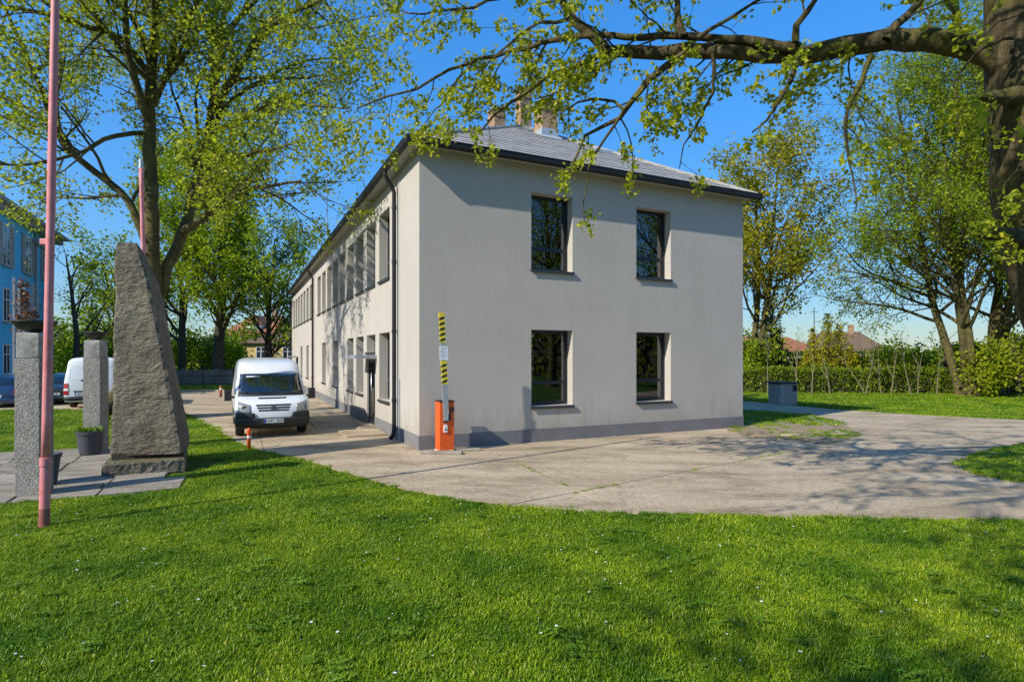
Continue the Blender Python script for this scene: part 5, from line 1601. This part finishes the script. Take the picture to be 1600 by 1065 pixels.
limb(T, [(1243, 66), (1248, 40), (1265, 15), (1290, -20), (1310, -60)], (7.2, 7.0), .05, .02, Qm, step=.18)
limb(T, [(1068, 58), (1060, 20), (1055, -20), (1050, -60)], (7.6, 7.8), .055, .02, Qm, step=.18)
limb(T, [(1090, 60), (1150, 22), (1200, -10), (1240, -40)], (7.6, 7.4), .03, .012, Qn, step=.18)
limb(T, [(1385, 62), (1420, 20), (1445, -10), (1480, -60)], (7.0, 6.8), .06, .025, Qm, step=.18)
limb(T, [(1510, 75), (1490, 20), (1470, -40), (1440, -90)], (7.0, 7.4), .05, .02, Qm, step=.18)
limb(T, [(870, -20), (800, -10), (720, 15), (660, 20), (620, 15), (590, -5)], (8.2, 9.0), .03, .008, Qn, step=.18)
limb(T, [(1585, 60), (1540, 75), (1505, 110), (1490, 150), (1500, 200)], (6.6, 6.5), .02, .006, Qn, step=.15)
limb(T, [(1590, 150), (1560, 170), (1548, 200), (1555, 240)], (6.4, 6.4), .015, .005, dict(Qn, nch=[2, 2]), step=.15)
limb(T, [(1595, 260), (1575, 285), (1560, 320), (1575, 350)], (6.4, 6.4), .015, .005, dict(Qn, nch=[2, 2]), step=.15)
limb(T, [(1590, 330), (1575, 350), (1560, 345), (1545, 355)], (6.4, 6.3), .012, .005, dict(Qn, nch=[2, 2]), step=.15)
# higher limbs, above the frame; they shade the lawn and driveway
Qh = dict(max=3, seg=.3, wander=.2, up=[.02, .0, 0], rmin=.007, nch=[1.1, 1.7, 2.2], ang=(30, 65), ratio=(.35, .6), rr=.45, lp=.55, len=[(1.4, 3.2), (.6, 1.4), (.25, .6)])
def limb3(T, pts, r0, r1, Q, t0=.2):
    pts = catmull([Vector(p) for p in pts], .35)
    m = len(pts); rad = [r0+(r1-r0)*i/(m-1) for i in range(m)]
    T.tube(pts, rad)
    spawn(T, pts, rad, sum((a-b).length for a, b in zip(pts, pts[1:])), 0, Q, t0)
limb3(T, [(6.2, 7.0, 8.2), (4.0, 6.4, 9.2), (1.5, 5.6, 9.8), (-1.5, 5.2, 9.6), (-3.6, 5.0, 9.2)], .2, .04, Qh)
limb3(T, [(6.2, 7.0, 9.5), (5.0, 5.0, 10.8), (3.0, 3.0, 11.5), (.5, 2.0, 11.8)], .16, .04, Qh)
limb3(T, [(6.3, 6.8, 8.6), (5.0, 3.8, 9.6), (2.0, 2.2, 9.9), (-1.0, 1.0, 9.7), (-3.5, .3, 9.4)], .17, .04, Qh)
limb3(T, [(6.3, 6.8, 7.4), (5.2, 4.2, 8.2), (3.2, 3.4, 8.4), (1.2, 3.2, 8.3)], .13, .03, Qh)
limb3(T, [(6.2, 7.0, 7.6), (7.5, 4.5, 8.8), (8.0, 2.0, 9.3)], .16, .04, Qh)
limb3(T, [(6.2, 6.9, 9.2), (8.5, 8.5, 11.0), (11.0, 9.5, 12.0)], .14, .04, Qh)
NEAR_OFF = NT
finish_tree(T, 'broadleaf_tree', tuple(NT), M['bark_n'], M['leaf_n'], 11, .068, .045, 'old tree at the right edge whose mossy limb crosses the sky', fold=True)

# ---- generic free-standing trees
def generic_tree(name, base, height, width, stems, bark, leafm, k, size, spread, label, seed, low=.25, group=None, r0=.3, Q=None, lean=None):
    random.seed(seed)
    T = Tree(); base = Vector(base)
    q = dict(max=3, seg=.55, wander=.16, up=[.06, .05, .03, 0], rmin=.014, nch=[1.15, 1.3, 1.7], ang=(28, 60), ratio=(.35, .6), rr=.5, lp=.6,
             len=[(width*.22, width*.55), (width*.12, width*.26), (.4, 1.0)])
    if Q: q.update(Q)
    for i in range(stems):
        if lean: d = Vector((lean[i][0], lean[i][1], 1)).normalized()
        else: d = (Vector((0, 0, 1)) + (rv()*.18 if stems > 1 else rv()*.05)).normalized()
        st = base + (Vector((random.uniform(-.4, .4), random.uniform(-.4, .4), 0)) if stems > 1 else Vector())
        hh = height*random.uniform(.85, 1.0)
        n = int(hh/.6); p = st.copy(); p.z = -.1; pts = [p.copy()]; rad = [r0*1.5]
        for j in range(n):
            d = (d + rv()*.05 + Vector((0, 0, .02))).normalized(); p = p + d*(hh/n)
            pts.append(p.copy()); rad.append(max(.03, r0*(1-.85*(j+1)/n)))
        T.tube(pts, rad)
        spawn(T, pts, rad, hh, 0, q, low)
    return finish_tree(T, name, tuple(base), bark, leafm, k, size, spread, label, group)

def at(px, Y): return (*P3(px, 0, Y).xy, 0)
GRP = None
generic_tree('broadleaf_tree', at(1172, 40), 17.5, 11, 2, M['bark_l'], M['leaf_o'], 13, .22, .3, 'olive leaved tree rising behind the right end of the building', 31, .22, r0=.26)
generic_tree('broadleaf_tree', at(1520, 33), 20, 15, 4, M['bark_l'], M['leaf_g'], 11, .145, .2, 'leaning many-stemmed tree nearest the hedge on the right', 32, .2, r0=.25, lean=[(-.26, -.05), (-.14, .05), (-.20, .15), (-.08, -.1)], Q=dict(up=[.03, .0, -.02, -.03]))
generic_tree('broadleaf_tree', at(1556, 33.5), 21, 13, 3, M['bark_l'], M['leaf_g'], 7, .145, .2, 'tall upright tree with mossy trunk beside the leaning tree', 33, .15, r0=.24, lean=[(-.10, 0), (.03, .05), (-.03, -.1)], Q=dict(up=[.03, .02, 0, -.02]))
generic_tree('broadleaf_tree', at(1640, 34), 19, 10, 1, M['bark_l'], M['leaf_g'], 7, .17, .2, 'tree partly hidden by the old trunk at the right edge', 34, .2, r0=.3, lean=[(-.05, 0)])
generic_tree('broadleaf_tree', at(341, 48), 19, 12, 1, M['bark_d'], M['leaf_g'], 17, .26, .33, 'thick trunked green tree behind the car park wall', 35, .18, r0=.52)
generic_tree('broadleaf_tree', at(284, 50), 18, 11, 1, M['bark_d'], M['leaf_g'], 17, .26, .33, 'dark trunked tree just right of the standing stone', 36, .18, r0=.36)
generic_tree('broadleaf_tree', at(416, 50), 13, 10, 2, M['bark_d'], M['leaf_g'], 10, .25, .3, 'forked tree in front of the yellow house', 37, .16, r0=.28)
generic_tree('broadleaf_tree', at(120, 43), 11.5, 8, 1, M['bark_d'], M['leaf_l'], 4, .17, .2, 'bare branched small tree behind the rear-facing van', 38, .2, r0=.28)
generic_tree('broadleaf_tree', at(205, 52), 12, 10, 2, M['bark_d'], M['leaf_g'], 10, .25, .3, 'green tree hidden behind the standing stone', 39, .12, r0=.3)
# trees outside the frame: one behind the camera on the left shades the lawn, two on the right show in the window panes
QX = dict(max=3, nch=[1.0, 1.2, 1.4])
generic_tree('broadleaf_tree', (-9.5, -7.5, 0), 14, 11, 2, M['bark_l'], M['leaf_l'], 3, .17, .2, 'tree behind the camera shading the lawn from the left', 41, .3, r0=.3)
generic_tree('broadleaf_tree', (24, 0, 0), 17, 11, 2, M['bark_l'], M['leaf_g'], 4, .20, .22, 'tree far to the right mirrored in the window panes', 42, .15, r0=.35)
generic_tree('broadleaf_tree', (33, 6, 0), 15, 11, 2, M['bark_l'], M['leaf_g'], 4, .22, .22, 'second tree to the right mirrored in the window panes', 43, .12, r0=.35)

generic_tree('broadleaf_tree', (27, 8.5, 0), 17, 11, 2, M['bark_l'], M['leaf_g'], 4, .20, .22, 'third tree to the right mirrored in the upper panes', 44, .12, r0=.35)
# ---- conifers
def conifer(base, height, width, tops, leafm, label, seed, size=.22, dens=1.0, droop=-.15):
    random.seed(seed)
    T = Tree(); base = Vector(base)
    for (dx, dy, hh, ww) in tops:
        st = base + Vector((dx, dy, 0)); H_ = height*hh; W_ = width*ww
        T.tube([st, st+Vector((0, 0, H_*.5)), st+Vector((0, 0, H_))], [.14, .09, .02])
        z = .15
        while z < H_:
            R = W_*.5*(1-z/H_)**.8
            nb = max(4, int(12*dens*(R/(W_*.5)+.25)))
            for b in range(nb):
                a = random.uniform(0, 6.283); L = max(.12, R*random.uniform(.7, 1.12))
                d = Vector((math.cos(a), math.sin(a), random.uniform(.15, .7)+droop))
                n = max(2, int(L/.14)); p0 = st+Vector((0, 0, z+random.uniform(-.1, .1)))
                for j in range(1, n+1):
                    q = p0 + d*(L*j/n)
                    if j/n > .35: T.leaf.append((q, d.normalized()))
                if L > .4: T.tube([p0, p0+d*L], [.02, .008])
            z += max(.16, H_*.035)
    return finish_tree(T, 'conifer', tuple(base), M['bark_d'], leafm, 3, size, .09, label, None)
conifer(at(1294, 39.5), 5.2, 3.2, [(0, 0, 1, .62), (-.85, .3, .78, .55), (.9, .2, .86, .58), (-1.5, -.2, .5, .6), (1.6, 0, .58, .5)], M['leaf_t'], 'yellow green thuja with several pointed tops beyond the hedge', 51, .17, 1.0, .25)
conifer(at(1204, 42), 6.4, 3.0, [(0, 0, 1, 1)], M['leaf_s'], 'dark green spruce beside the building end', 52, .22, 1.1, -.1)

# ---- bushes, hedges
def leafy_mass(name, label, pts_fn, n, size, leafm, core=None, cat='shrub', kind=None, k=1, group=None, stems=None, stem_mat=None):
    root_loc, pts = pts_fn(n)
    root = empty(name, root_loc)
    lf = [(Vector(p) - Vector(root_loc), rv()) for p in pts]
    o = leaf_mesh('foliage', lf, k, size, size*.4, leafm, root)
    if core:
        core.build('stems', M['bark_d'], root)
    tag(root, label, cat, group, kind)
    return root
def bush(base, w_, d_, h_, n, size, leafm, label, seed, cat='shrub'):
    random.seed(seed)
    base = Vector(base)
    lobes = [(random.uniform(-.5, .5)*w_*.7, random.uniform(-.5, .5)*d_*.7, random.uniform(.25, .7)*h_, random.uniform(.35, .6)) for _ in range(9)]
    pts = []
    while len(pts) < n:
        lx, ly, lz, lr = random.choice(lobes)
        v = rv()*(random.random()**.4)
        p = Vector((lx+v.x*lr*w_*.5, ly+v.y*lr*d_*.5, lz+v.z*lr*h_*.75))
        if p.z > 0.03: pts.append(base+p)
    core = MB()
    for k in range(10):
        a = random.uniform(0, 6.283); r = random.uniform(.1, .35)
        core.tube([(0, 0, 0), (r*.5*w_*math.cos(a)*.5, r*.5*d_*math.sin(a), h_*.4), (r*w_*math.cos(a), r*d_*math.sin(a), h_*.8)], [.035, .025, .01], 5)
    return leafy_mass('shrub', label, lambda n_: (tuple(base), pts), n, size, leafm, core, cat)
def hedge(p0, p1, width, height, n, size, leafm, label, seed, wob=.12):
    random.seed(seed)
    a, b = Vector(p0), Vector(p1); d = (b-a); L = d.length; d.normalize(); nn = Vector((-d.y, d.x, 0))
    core = MB(); pts = []
    for i in range(n):
        t = random.random()*L
        hh = height*(1 + wob*noise.noise(Vector((t*.5, seed, 0))) + .05*noise.noise(Vector((t*2, seed, 3))))
        f = random.random()
        if f < .55: q = (random.uniform(-.5, -.36), random.random()**.8)
        elif f < .85: q = (random.uniform(-.5, .5), random.uniform(.9, 1.03))
        else: q = (random.uniform(.3, .5), random.random())
        pts.append(a + d*t + nn*(q[0]*width) + Vector((0, 0, max(.04, q[1]*hh))))
    o0 = a
    vs = []
    ns = max(2, int(L/1.0))
    for i in range(ns+1):
        q = d*(L*i/ns); hh = height*.86
        for s_ in (-.3, .3):
            for z in (0, hh): vs.append(tuple(q + nn*(s_*width) + Vector((0, 0, z))))
    fs = []
    for i in range(ns):
        b0, b1 = i*4, i*4+4
        fs += [(b0, b1, b1+1, b0+1), (b0+2, b0+3, b1+3, b1+2), (b0+1, b1+1, b1+3, b0+3)]
    core.add(vs, fs)
    return leafy_mass('hedge', label, lambda n_: (tuple(a), pts), n, size, leafm, core, 'hedge')
hedge(at(1130, 37), at(1520, 35.5), 1.2, 1.55, 9000, .13, M['leaf_h'], 'clipped green hedge along the far lawn behind the waste bin', 61)
hedge(at(1120, 43), at(1400, 43), 1.8, 2.5, 6000, .16, M['leaf_g'], 'taller loose hedge behind the clipped hedge', 62, .2)
hedge((42, -22, 0), (46, 26, 0), 3, 5.0, 9000, .55, M['leaf_h'], 'tall hedge far to the right mirrored in the lower panes', 76, .3)
hedge(at(1480, 36.5), at(1900, 33), 1.8, 2.9, 9000, .16, M['leaf_h'], 'dark tall hedge behind the leaning trees at right', 63, .2)
bush(at(1190, 40), 3.2, 2.2, 4.6, 2600, .2, M['leaf_g'], 'mid green bush at the foot of the olive tree', 64)
bush(at(1400, 40), 4.4, 2.4, 3.6, 2600, .17, M['leaf_g'], 'loose green bush between thuja and leaning trees', 65)
bush(at(1345, 42), 3.0, 2.0, 3.0, 1700, .17, M['leaf_h'], 'low dark bush right of the thuja', 66)
bush(at(1540, 32.3), 2.6, 2.0, 3.4, 1900, .19, M['leaf_l'], 'bright bush at the foot of the upright tree', 67)
bush(at(1592, 31.5), 2.6, 2.0, 4.2, 2200, .2, M['leaf_l'], 'bright yellowish bush at the right edge of the far lawn', 68)
bush(at(1450, 38), 3.4, 2.2, 3.4, 2200, .18, M['leaf_g'], 'green bush left of the leaning many-stemmed tree', 69)
bush(at(150, 46), 6.0, 3, 4.0, 3000, .24, M['leaf_g'], 'wide green bush behind the parked vans', 70)
bush(at(320, 55), 7.0, 3, 5.5, 3000, .28, M['leaf_g'], 'tall bush behind the concrete panel wall', 71)
bush(at(350, 58), 5.0, 3, 4.6, 3000, .28, M['leaf_h'], 'dark bush before the yellow house', 72)
bush(at(232, 60), 9.0, 3, 8.5, 4200, .3, M['leaf_g'], 'tall green bush showing between the stone and the dark trunk', 77)
bush(at(112, 62), 12.0, 3, 7.0, 4200, .3, M['leaf_h'], 'broad bush closing the gap beside the blue building', 78)
bush(at(372, 66), 6.0, 3, 7.5, 2600, .3, M['leaf_g'], 'leafy bush in front of the red roofed house', 79)
bush(at(470, 95), 16.0, 6, 6.0, 3000, .5, M['leaf_g'], 'distant green bush beyond the building end', 73)
hedge(at(-120, 70), at(470, 72), 3, 4.0, 8000, .35, M['leaf_h'], 'long dark hedge far behind the car park', 74, .3)
# far-off wood closing the horizon
random.seed(75)
pts = []
for i in range(16000):
    x = random.uniform(-260, 260); y = random.uniform(150, 175)
    h = 4.6 + 2.4*noise.noise(Vector((x*.05, 3, 0))) + 1.6*noise.noise(Vector((x*.2, 7, 0)))
    pts.append((Vector((x, y, random.random()**.7*max(.6, h))), rv()))
o = leaf_mesh('far_wood', pts, 1, 1.5, .3, M['leaf_h'], None)
tag(o, 'distant line of woods closing the horizon', 'woods', kind='stuff')

# ---- bare saplings in front of the hedge
random.seed(81)
def sapling(px, Y, h_, lean, label, fork):
    b = Vector(at(px, Y)); root = empty('sapling', tuple(b)); tag(root, label, 'sapling', 'saplings before the hedge')
    T = Tree()
    d = Vector((lean, 0, 1)).normalized(); p = Vector((0, 0, -.05)); pts = [p.copy()]
    n = 7
    for i in range(n):
        d = (d+rv()*.08).normalized(); p = p+d*(h_/n); pts.append(p.copy())
    T.tube(pts, [.042-.034*i/n for i in range(n+1)])
    for c in range(fork):
        i = random.randint(2, n-1)
        grow(T, pts[i], side_dir(d, .6), h_*.4, .028, 1, dict(max=2, seg=.25, wander=.15, up=[.05]*3, rmin=.007, nch=[1, 1.5], ang=(25, 50), ratio=(.4, .6), rr=.5, lp=.5, len=[(.4, 1), (.3, .7)]))
    add_leaves(T, pts, dict(lp=.3), .5)
    T.wood('trunk', M['sapling'], root)
    leaf_mesh('crown', T.leaf, 3, .11, .09, M['leaf_l'], root)
for k, (px, h_, ln, fk, lab) in enumerate([(1199, 3.6, .02, 3, 'thin upright sapling left of the waste bin'), (1244, 4.0, .0, 3, 'slender sapling right behind the waste bin'),
        (1268, 2.6, .04, 2, 'short sapling a step right of the waste bin'), (1297, 3.4, -.03, 3, 'sapling standing before the yellow thuja'), (1352, 3.0, -.45, 2, 'bare sapling leaning steeply to the left'),
        (1353, 3.4, .05, 3, 'upright sapling at the foot of the leaning one'), (1378, 3.0, -.25, 2, 'slanting sapling in the middle of the hedge'), (1392, 3.8, .25, 3, 'pale sapling bending to the right before the hedge'),
        (1424, 3.2, -.15, 3, 'sapling second left of the leaning trees'), (1434, 3.0, .1, 3, 'sapling closest left of the leaning trees'), (1464, 3.4, .05, 4, 'leafy sapling at the foot of the leaning trees'), (1576, 3.0, .05, 3, 'sapling right of the tree group')]):
    sapling(px, 34.6 - .25*(k % 3), h_, ln, lab, fk)
# dry creeper on the pergola
random.seed(82)
lf = []
for i in range(420):
    c = random.choice([(0, -.4, 5.3), (0, .3, 4.7), (0, -.9, 4.1), (0, 1.4, 4.3), (0, -.2, 5.8)])
    lf.append((Vector((random.gauss(0, .12), c[1]+random.gauss(0, .28), c[2]+random.gauss(0, .4))), rv()))
o = leaf_mesh('creeper', lf, 1, .2, .05, M['leaf_dry'], tr_); o['kind'] = 'stuff'

# ================================================================ grass
def in_poly(x, y, poly):
    c = np.zeros(len(x), dtype=bool); n = len(poly); j = n-1
    for i in range(n):
        xi, yi, xj, yj = poly[i].x, poly[i].y, poly[j].x, poly[j].y
        if yi != yj:
            k = ((yi > y) != (yj > y)) & (x < (xj-xi)*(y-yi)/(yj-yi)+xi)
            c ^= k
        j = i
    return c
bquad = [BC, BC+BU*BW, BC+BU*BW+BV*BL, BC+BV*BL]
def grass_free(x, y, m=0.0):
    drv = in_poly(x, y, drive_poly)
    pat = in_poly(x, y, patch_near) | in_poly(x, y, patch_right)
    ok = (~drv) | pat
    ok &= ~in_poly(x, y, bquad)
    pv = [PO-BU*4.6-BV*0, PO, PO+BV*1.0, PO-BU*.35+BV*1.0, PO-BU*.35+BV*6.0, PO-BU*4.6+BV*6.0]
    ok &= ~in_poly(x, y, pv)
    ok &= ~((np.abs(x+7.12) < .9) & (np.abs(y-11.86) < .9))
    return ok, pat

def clump(seed, nb, R, h0, h1, wd):
    r = np.random.default_rng(seed); V = []; Fc = []; tot = []
    for i in range(nb):
        a = r.uniform(0, 6.283); rr = R*math.sqrt(r.random()); x, y = rr*math.cos(a), rr*math.sin(a)
        t = r.uniform(0, 6.283); h = r.uniform(h0, h1); b = r.uniform(.25, 1.0)*h; w_ = wd*r.uniform(.7, 1.3)
        dx, dy = math.cos(t), math.sin(t); px, py = -dy*w_/2, dx*w_/2
        k = len(V)
        V += [(x-px, y-py, -.01), (x+px, y+py, -.01), (x+dx*b*.35+px, y+dy*b*.35+py, h*.6), (x+dx*b*.35-px, y+dy*b*.35-py, h*.6), (x+dx*b, y+dy*b, h*r.uniform(.75, 1.0))]
        Fc += [k, k+1, k+2, k+3, k+3, k+2, k+4]; tot += [4, 3]
    return np_mesh('grass_clump', np.array(V), np.array(Fc), np.array(tot))
def clover_clump(seed, n, R):
    r = np.random.default_rng(seed); V = []; Fc = []; tot = []
    for i in range(n):
        a = r.uniform(0, 6.283); rr = R*math.sqrt(r.random()); x, y = rr*math.cos(a), rr*math.sin(a); z = r.uniform(.025, .06); s = r.uniform(.008, .014)
        t0 = r.uniform(0, 6.283)
        for q in range(3):
            t = t0+q*2.094; dx, dy = math.cos(t), math.sin(t); k = len(V)
            V += [(x, y, z), (x+dx*s-dy*s*.8, y+dy*s+dx*s*.8, z+.004), (x+dx*2*s, y+dy*2*s, z+.001), (x+dx*s+dy*s*.8, y+dy*s-dx*s*.8, z+.004)]
            Fc += [k, k+1, k+2, k+3]; tot += [4]
    return np_mesh('clover_clump', np.array(V), np.array(Fc), np.array(tot))

def scatter(name, meshes, mat, x, y, z, sc, label, cat):
    col = bpy.data.collections.new(name + '_source')
    for i, me in enumerate(meshes):
        me.materials.append(mat)
        o = bpy.data.objects.new(name + '_tuft', me); col.objects.link(o)
    n = len(x)
    me = bpy.data.meshes.new(name)
    me.vertices.add(n)
    me.vertices.foreach_set('co', np.stack([x, y, z], 1).astype(np.float32).ravel())
    at_ = me.attributes.new('sc', 'FLOAT', 'POINT'); at_.data.foreach_set('value', sc.astype(np.float32))
    at_ = me.attributes.new('rot', 'FLOAT_VECTOR', 'POINT')
    rot = np.stack([RNG.normal(0, .10, n), RNG.normal(0, .10, n), RNG.uniform(0, 6.283, n)], 1)
    at_.data.foreach_set('vector', rot.astype(np.float32).ravel())
    at_ = me.attributes.new('pick', 'INT', 'POINT'); at_.data.foreach_set('value', RNG.integers(0, len(meshes), n).astype(np.int32))
    o = bpy.data.objects.new(name, me); COL.objects.link(o)
    ng = bpy.data.node_groups.new(name + '_scatter', 'GeometryNodeTree')
    ng.interface.new_socket('Geometry', in_out='INPUT', socket_type='NodeSocketGeometry')
    ng.interface.new_socket('Geometry', in_out='OUTPUT', socket_type='NodeSocketGeometry')
    gi = ng.nodes.new('NodeGroupInput'); go = ng.nodes.new('NodeGroupOutput')
    ip = ng.nodes.new('GeometryNodeInstanceOnPoints'); ci = ng.nodes.new('GeometryNodeCollectionInfo')
    ci.inputs['Collection'].default_value = col
    ci.inputs['Separate Children'].default_value = True
    ci.inputs['Reset Children'].default_value = True
    def named(nm, ty):
        q = ng.nodes.new('GeometryNodeInputNamedAttribute'); q.data_type = ty; q.inputs['Name'].default_value = nm
        return [s for s in q.outputs if s.enabled and s.name == 'Attribute'][0]
    er = ng.nodes.new('FunctionNodeEulerToRotation')
    L_ = ng.links.new
    L_(gi.outputs[0], ip.inputs['Points']); L_(ci.outputs[0], ip.inputs['Instance'])
    ip.inputs['Pick Instance'].default_value = True
    L_(named('pick', 'INT'), ip.inputs['Instance Index'])
    L_(named('rot', 'FLOAT_VECTOR'), er.inputs[0]); L_(er.outputs[0], ip.inputs['Rotation'])
    L_(named('sc', 'FLOAT'), ip.inputs['Scale'])
    L_(ip.outputs[0], go.inputs[0])
    md = o.modifiers.new('scatter', 'NODES'); md.node_group = ng
    return tag(o, label, cat, kind='stuff')

X = []; Y = []; SC = []
for (y0, y1, dens, s0, s1) in ((2.2, 7.5, 300, .75, 1.15), (7.5, 11, 210, .85, 1.3), (11, 17, 110, 1.0, 1.5), (17, 26, 45, 1.3, 2.0), (26, 38, 22, 1.7, 2.6), (38, 50, 8, 2, 3)):
    wl = lambda y: y*1.0 + 2.5
    A = (y1-y0)*2*wl(y1); n = int(A*dens)
    x = RNG.uniform(-wl(y1), wl(y1), n); y = RNG.uniform(y0, y1, n)
    k = np.abs(x) < wl(y); x, y = x[k], y[k]
    ok, pat = grass_free(x, y)
    thin = np.array([noise.noise(Vector((a*.9, b*.9, 2.2))) for a, b in zip(x, y)])
    # worn soil in the strip by the building
    ok &= ~(in_poly(x, y, patch_near) & (y < 22) & (x < 14.5) & ((thin + RNG.normal(0, .25, len(x)) + np.clip((21.2 - y - (x-7.5)*.25)*.12, -.3, .55)) > .12))
    x, y, thin = x[ok], y[ok], thin[ok]
    X.append(x); Y.append(y); SC.append(RNG.uniform(s0, s1, len(x))*(1+.25*thin))
X = np.concatenate(X); Y = np.concatenate(Y); SC = np.concatenate(SC)
Z = np.where(in_poly(X, Y, patch_near) | in_poly(X, Y, patch_right), .04, 0.0)
scatter('grass', [clump(100+i, 42, .085, .02, .054, .0075) for i in range(7)], M['grass'], X, Y, Z, SC, 'short mown spring grass covering the lawns', 'grass')
# clover and broad weeds
k = (Y < 13) & (RNG.random(len(X)) < .02)
jx = X[k] + RNG.normal(0, .05, k.sum()); jy = Y[k] + RNG.normal(0, .05, k.sum())
cl_ok, _ = grass_free(jx, jy)
scatter('clover', [clover_clump(200+i, 14, .07) for i in range(4)], M['clover'], jx[cl_ok], jy[cl_ok], np.zeros(cl_ok.sum()), RNG.uniform(.8, 1.4, cl_ok.sum()), 'small clover leaves growing in the lawn', 'clover')
# daisies
def daisy():
    V = []; Fc = []; tot = []
    for q in range(9):
        t = q*.698; dx, dy = math.cos(t), math.sin(t); k = len(V)
        V += [(0, 0, .06), (dx*.008-dy*.004, dy*.008+dx*.004, .062), (dx*.014, dy*.014, .06), (dx*.008+dy*.004, dy*.008-dx*.004, .062)]
        Fc += [k, k+1, k+2, k+3]; tot += [4]
    return np_mesh('daisy', np.array(V), np.array(Fc), np.array(tot))
dn = 230
dx_ = RNG.uniform(-8, 9, dn); dy_ = RNG.uniform(4, 10, dn)
k, pat = grass_free(dx_, dy_); k &= ~pat
scatter('daisies', [daisy()], M['petal'], dx_[k], dy_[k], np.zeros(k.sum()), RNG.uniform(.6, 1.2, k.sum()), 'tiny white daisies dotted over the front lawn', 'flowers')
# weeds in the driveway joints and at its edge
wx = []; wy = []
for a, b in (J1, J2, (G(1343, 682), G(1290, 696)), (G(905, 770), G(872, 796))):
    L = (b-a).length
    for i in range(int(L*14)):
        t = random.random(); q = a.lerp(b, t)
        if noise.noise(Vector((q.x*1.2, q.y*1.2, 9))) > -.15:
            wx.append(q.x+random.gauss(0, .02)); wy.append(q.y+random.gauss(0, .02))
for s in (3.9, 8.2):
    for i in range(12):
        q = BC + BV*s - BU*random.uniform(.1, 3.2); wx.append(q.x); wy.append(q.y)
for i in range(40):
    q = BC + BV*random.uniform(0, 9) - BU*.03 if random.random() < .5 else BC + BU*random.uniform(2, 10.5) - BV*.03
    wx.append(q.x); wy.append(q.y)
wx = np.array(wx); wy = np.array(wy)
scatter('joint_weeds', [clump(300+i, 26, .05, .02, .05, .006) for i in range(3)], M['grass'], wx, wy, np.full(len(wx), .015), RNG.uniform(.5, 1.1, len(wx)), 'weeds growing in the driveway joints', 'weeds')

# loose grit and dry leaf bits along the driveway edges
def bit(seed):
    r = np.random.default_rng(seed); V = []; n = 6
    for k in range(n):
        a = k/n*6.283; q = r.uniform(.6, 1.1); V.append((math.cos(a)*.016*q, math.sin(a)*.011*q, 0))
    V.append((0, 0, .008*r.uniform(.6, 1.4)))
    Fc = []; tot = []
    for k in range(n): Fc += [k, (k+1) % n, n]; tot.append(3)
    return np_mesh('grit', np.array(V), np.array(Fc), np.array(tot))
gx = []; gy = []
for p0, p1 in zip(near_edge, near_edge[1:]):
    for i in range(max(1, int((p1-p0).length*9))):
        q = p0.lerp(p1, random.random()); o_ = abs(random.gauss(0, .35)); gx.append(q.x+random.gauss(0, .1)); gy.append(q.y+o_)
for i in range(260):
    gx.append(random.uniform(-6, 15)); gy.append(random.uniform(9, 24))
gx = np.array(gx); gy = np.array(gy)
k = in_poly(gx, gy, drive_poly) & ~in_poly(gx, gy, bquad) & ~in_poly(gx, gy, patch_near) & ~in_poly(gx, gy, patch_right)
M['grit'] = pm('grit_and_dry_leaf', (0.14, 0.10, 0.06), (0.42, 0.35, 0.24), 1.3, 0.95, world=True)
scatter('grit', [bit(400+i) for i in range(4)], M['grit'], gx[k], gy[k], np.full(k.sum(), .034), RNG.uniform(.5, 1.7, k.sum()), 'loose grit and dry leaf bits on the driveway', 'grit')
